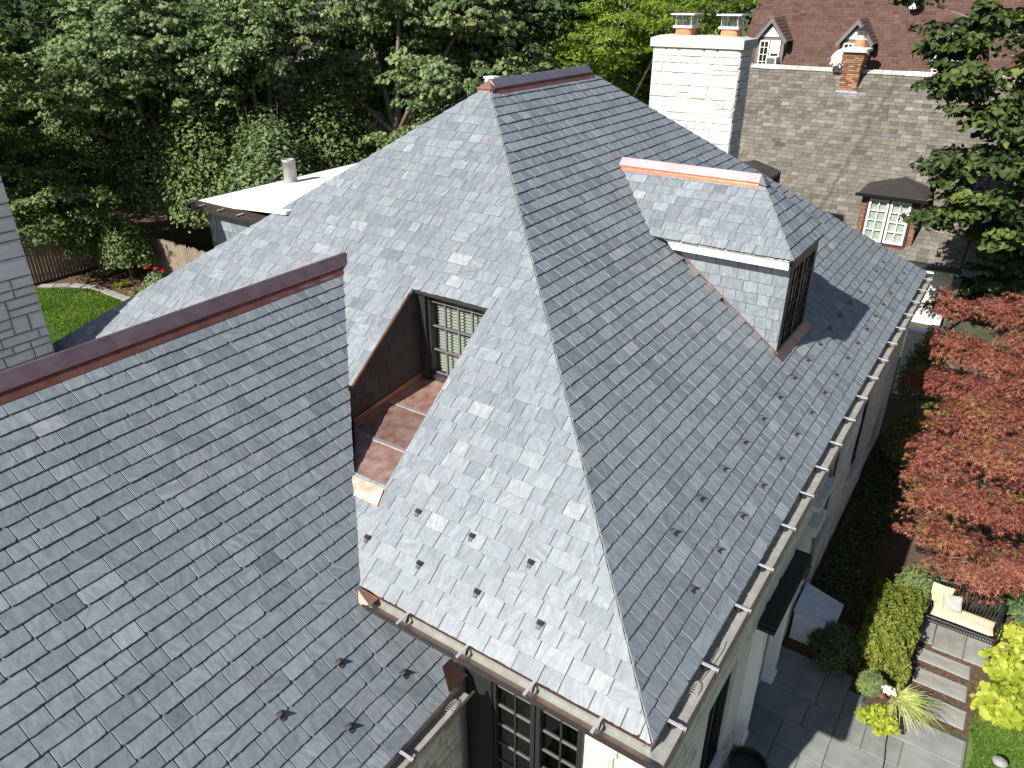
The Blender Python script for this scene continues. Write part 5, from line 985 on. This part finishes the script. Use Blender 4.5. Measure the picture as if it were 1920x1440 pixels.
n = 5200; P = np.stack([nrg.uniform(.05, 1.15, n), nrg.uniform(8.7, 17.5, n), GZ+.05+.14*nrg.random(n)], 1); N_ = np.array([0, 0, 1.])+nrg.normal(size=(n, 3))*.5
o = leaf_mesh('ground_cover', P, N_, .075*(.6+.8*nrg.random(n)), 'simple', LF_DARK, None, nrg.normal(.4, .25, n)); tag(o, 'low dark ground cover filling the shaded bed along the wall', 'ground cover', kind='stuff')
gw = empty('garden_wall', (.7, 20.2, GZ), 'sunlit white garden wall between the gutter end and the red maple', 'wall')
mb = MB(); mb.box(-.3, .62, 20.2, 20.42, GZ-.05, -2.75); mb.out('masonry', STUCCO, gw); mb = MB(); mb.box(-.33, .65, 20.16, 20.46, -2.75, -2.69); mb.out('coping', WHITE, gw)
# planter with mixed plants
pt = empty('planter', (1.85, 6.42, GZ+.04), 'dark square planter overflowing with plants on the patio edge', 'planter')
mb = MB(); q = lambda h, z: [(1.85-h, 6.42-h, z), (1.85+h, 6.42-h, z), (1.85+h, 6.42+h, z), (1.85-h, 6.42+h, z)]
mb.loft([q(.17, GZ+.046), q(.24, GZ+.5), q(.26, GZ+.5), q(.26, GZ+.55), q(.22, GZ+.55), q(.21, GZ+.48)]); mb.out('pot', mat('pot_grey', (.06, .062, .07), .5), pt); mb = MB(); mb.add(q(.212, GZ+.5), [(0, 1, 2, 3)]); mb.out('soil', MULCH, pt)
mound('coleus', 'lime yellow leafy plant spilling over the front of the planter', (1.93, 6.1, GZ+.36), [(0, 0, .24, .3), (.16, -.08, .17, .24), (-.16, -.06, .18, .22), (.05, -.18, .16, .16), (.1, .12, .16, .26)], LF_LIME, 520, 'simple', .1)
shrub('bedding_plant', 'fine green plant on the left side of the planter', (1.66, 6.62, GZ+.46), (.3, .28, .36), LF_LIGHT, 2200, 'needle', .11, None, (.5, .3), 'plant', stem=False)
blades('striped_grass', 'arching cream and green grass on the right side of the planter', (2.08, 6.5, GZ+.52), 340, .55, LF_STRIPE, .8, .8, .012, dirb=(.5, .0))
shrub('white_flowers', 'cluster of white flowers in the middle of the planter', (1.96, 6.5, GZ+.72), (.12, .1, .09), LF_MUMW, 130, 'round', .045, None, (.5, .3), 'flowers', stem=False)
shrub('red_flowers', 'small cluster of dull red flowers in the planter', (1.88, 6.36, GZ+.68), (.07, .06, .05), LF_RED, 90, 'round', .03, None, (.3, .2), 'flowers', stem=False)
mb = MB(); mb.tube([(2.14, 6.3, GZ+.06), (2.15, 6.0, GZ+.053), (2.2, 5.6, GZ+.053), (2.22, 5.0, GZ+.053)], .011, 6); tag(mb.out('drip_hose', BLACK), 'thin black hose running over the patio from the planter', 'hose')
mb = MB(); mb.lathe((.36, 3.72, GZ+.045), [(.2, 0), (.22, .05), (.28, .6), (.31, .62), (.31, .68), (.27, .68), (.25, .6)], 24); tag(mb.out('round_planter', BLACK, base=True, smooth=False), 'round black planter standing by the door on the shaded patio', 'planter')
pl_ = empty('path_light', (3.78, 6.4, GZ), 'grey round path light on a stake in the right lawn', 'light'); mb = MB(); mb.tube([(3.78, 6.4, GZ-.05), (3.78, 6.4, GZ+.36)], .012, 6); mb.out('stake', GREYWOOD, pl_); mb = MB(); mb.lathe((3.78, 6.4, GZ+.36), [(.115, 0), (.11, .012), (.05, .045), (.005, .05)], 20); mb.out('shade', mat('zinc_shade', (.22, .235, .225), .5), pl_, smooth=False)
# box over the window well
ww = empty('window_well', (.45, 7.95, GZ), 'pale blue-grey box with a sloped lid against the shaded wall', 'box'); mb = MB(); mb.prism([(.02, 7.55, GZ), (.72, 7.55, GZ), (.72, 7.55, GZ+.55), (.02, 7.55, GZ+.75)], (0, .85, 0)); mb.out('box', mat('well_white', (.6, .62, .64), .5), ww); mb = MB(); mb.prism([(-.0, 7.5, GZ+.76), (.78, 7.5, GZ+.545), (.78, 7.5, GZ+.58), (-.0, 7.5, GZ+.795)], (0, .95, 0)); mb.out('lid', mat('well_lid', (.55, .6, .66), .4), ww)
ln = empty('wall_lantern', (.05, 6.72, -2.7), 'black wall lantern beside the entry canopy', 'lantern'); mb = MB(); mb.lathe((.1, 6.72, -2.75), [(.07, 0), (.1, .05), (.12, .3), (.14, .32), (.04, .42), (.01, .46)], 6); mb.out('lamp_body', BLACK, ln); mb = MB(); mb.tube([(EX, 6.72, -2.35), (.04, 6.72, -2.25), (.1, 6.72, -2.3)], .015, 6); mb.out('arm', BLACK, ln)
# bench ------------------------------------------------------------
bn = empty('bench', (2.82, 9.55, GZ), 'black slatted metal garden bench with cushions facing the patio', 'bench'); BXa, BXb, BYf, BYb, SZ = 2.2, 3.46, 9.28, 9.8, GZ+.42
for x in (BXa, BXb):
    mb = MB(); mb.tube([(x, BYf-.02, GZ+.04), (x, BYf, SZ), (x, BYf+.04, SZ+.24)], .02, 6); mb.out('leg', BLACK, bn); mb = MB(); mb.tube([(x, BYb+.1, GZ), (x, BYb, SZ), (x, BYb+.1, SZ+.52)], .02, 6); mb.out('leg', BLACK, bn)
    mb = MB(); mb.tube([(x, BYf+.0, SZ+.22), (x, BYf+.12, SZ+.27), (x, BYb+.06, SZ+.25)], .022, 6); mb.out('armrest', BLACK, bn)
for i in range(26):
    x = BXa+.03+(BXb-BXa-.06)*i/25; mb = MB(); mb.tube([(x, BYf-.0, SZ-.09), (x, BYf-.01, SZ), (x, BYf+.06, SZ+.012)], .013, 4); mb.tube([(x, BYf+.06, SZ+.012), (x, BYb, SZ)], .011, 4); mb.out('seat_slat', BLACK, bn)
for i in range(20):
    x = BXa+.04+(BXb-BXa-.08)*i/19; t = (i/19-.5)*2; mb = MB(); zt = SZ+.5+.07*math.cos(t*math.pi/2); mb.obox((x, BYb+.055, (SZ+zt)/2), (1, 0, 0), V3((0, .19, 1)).normalized(), V3((0, -1, .19)).normalized(), .016, (zt-SZ)/2, .005); mb.out('back_slat', BLACK, bn)
mb = MB(); mb.tube([(BXa+(BXb-BXa)*k/12, BYb+.1, SZ+.5+.07*math.cos((k/12-.5)*math.pi)) for k in range(13)], .018, 6); mb.out('top_rail', BLACK, bn); mb = MB(); mb.tube([(BXa, BYf, SZ-.09), (BXb, BYf, SZ-.09)], .014, 6); mb.tube([(BXa, BYf, SZ), (BXb, BYf, SZ)], .014, 6); mb.out('front_rail', BLACK, bn)
def cushion(name, label, c, U, V, N, a, b, d, m, cat='cushion', tuft=()):
    c, U, V, N = V3(c), V3(U).normalized(), V3(V).normalized(), V3(N).normalized(); n = 14; vs = []; fs = []
    for s in (1, -1):
        for j in range(n+1):
            for i in range(n+1):
                x, y = i/n*2-1, j/n*2-1; h = d*(max(0, (1-abs(x)**4))*max(0, (1-abs(y)**4)))**.5*s
                if s > 0: h -= sum(.9*d*math.exp(-((x-p)**2*(a/b)**2+(y-q)**2)*30) for p, q in tuft)
                pin = 1-.05*(1-abs(x))*(abs(y) > .99)-.05*(1-abs(y))*(abs(x) > .99)
                vs.append(c+U*a*x*pin+V*b*y*pin+N*h)
    m1 = (n+1)**2
    for j in range(n):
        for i in range(n):
            q = j*(n+1)+i; fs += [(q, q+1, q+n+2, q+n+1), (m1+q, m1+q+n+1, m1+q+n+2, m1+q+1)]
    o = build(name, vs, fs, m, None, smooth=True, base=True); return tag(o, label, cat)
def cloth(name, c1, c2, sc, kind):
    m = mat(name, c1, .9); t = m.node_tree; b = t.nodes['Principled BSDF']; tc = t.nodes.new('ShaderNodeTexCoord'); L = t.links.new
    wv_ = t.nodes.new('ShaderNodeTexWave' if kind == 'w' else 'ShaderNodeTexChecker'); wv_.inputs['Scale'].default_value = sc
    mp = t.nodes.new('ShaderNodeMapping'); mp.inputs['Rotation'].default_value = (0, 0, 0 if kind == 'w' else .78); L(tc.outputs['Object'], mp.inputs[0]); L(mp.outputs[0], wv_.inputs[0])
    mx = t.nodes.new('ShaderNodeMix'); mx.data_type = 'RGBA'; mx.inputs[6].default_value = (*c1, 1); mx.inputs[7].default_value = (*c2, 1); L(wv_.outputs['Fac'], mx.inputs[0]); L(mx.outputs[2], b.inputs['Base Color']); return m
cushion('seat_cushion', 'long cream striped seat cushion with two tufts on the black bench', (2.85, 9.53, SZ+.07), (1, 0, 0), (0, 1, 0), (0, 0, 1), .56, .24, .05, cloth('cream_stripe', (.52, .44, .28), (.62, .55, .4), 14, 'w'), tuft=((.05, .1), (.6, .0)))
cushion('back_pillow', 'plain cream pillow standing at the left end of the bench', (2.38, 9.74, SZ+.3), (1, 0, 0), (0, .35, 1), (0, -1, .35), .2, .2, .06, mat('cream_cloth', (.55, .45, .24), .9), 'pillow')
cushion('patterned_pillow', 'pale grey checked pillow leaning on the cream pillow', (2.6, 9.62, SZ+.26), (1, 0, .25), (-.2, .45, 1), (0, -1, .45), .18, .17, .055, cloth('grey_check', (.26, .26, .235), (.34, .34, .31), 34, 'c'), 'pillow')
# back garden plants -----------------------------------------------
shrub('garden_shrub', 'green leafy shrub in the bed before the wooden fence', (-31.4, 12.5, GZ), (1.35, 1.1, 2.7), LF_LIGHT, 7000, 'simple', .13, None, (.45, .3))
shrub('garden_shrub', 'dark leafy shrub in the fence corner beside the stone chimney', (-33.4, 12.2, GZ), (1.3, 1.4, 3.4), LF_MAPLE, 7000, 'simple', .13, None, (.4, .3))
shrub('rose_bush', 'rose bush with red blooms in the back bed by the roof edge', (-28.6, 12.0, GZ), (.7, .6, .9), LF_MAPLE, 1500, 'simple', .1, None, (.5, .3))
for i, (x, y, z) in enumerate(((-28.75, 11.8, -3.85), (-28.2, 12.2, -4.0), (-28.9, 12.3, -4.05))):
    shrub('red_rose', ['highest red rose bloom on the back bush', 'right hand red rose bloom on the back bush', 'rear red rose bloom on the back bush'][i], (x, y, z), (.1, .1, .09), LF_ROSE, 50, 'round', .07, 'red rose blooms', (.5, .3), 'flower', stem=False)
blades('daylily', 'left tuft of strappy bright green leaves along the lawn edging', (-30.6, 11.5, GZ), 110, .6, LF_YELLOW, .7, .6, .025, 'daylily tufts')
blades('daylily', 'right tuft of strappy green leaves close to the slate roof edge', (-28.7, 11.2, GZ), 140, .8, LF_LIGHT, .6, .6, .028, 'daylily tufts')
blades('daylily', 'yellowish far tuft of strappy leaves in the shaded bed', (-32.6, 12.0, GZ), 90, .55, LF_YELLOW, .7, .6, .022, 'daylily tufts')
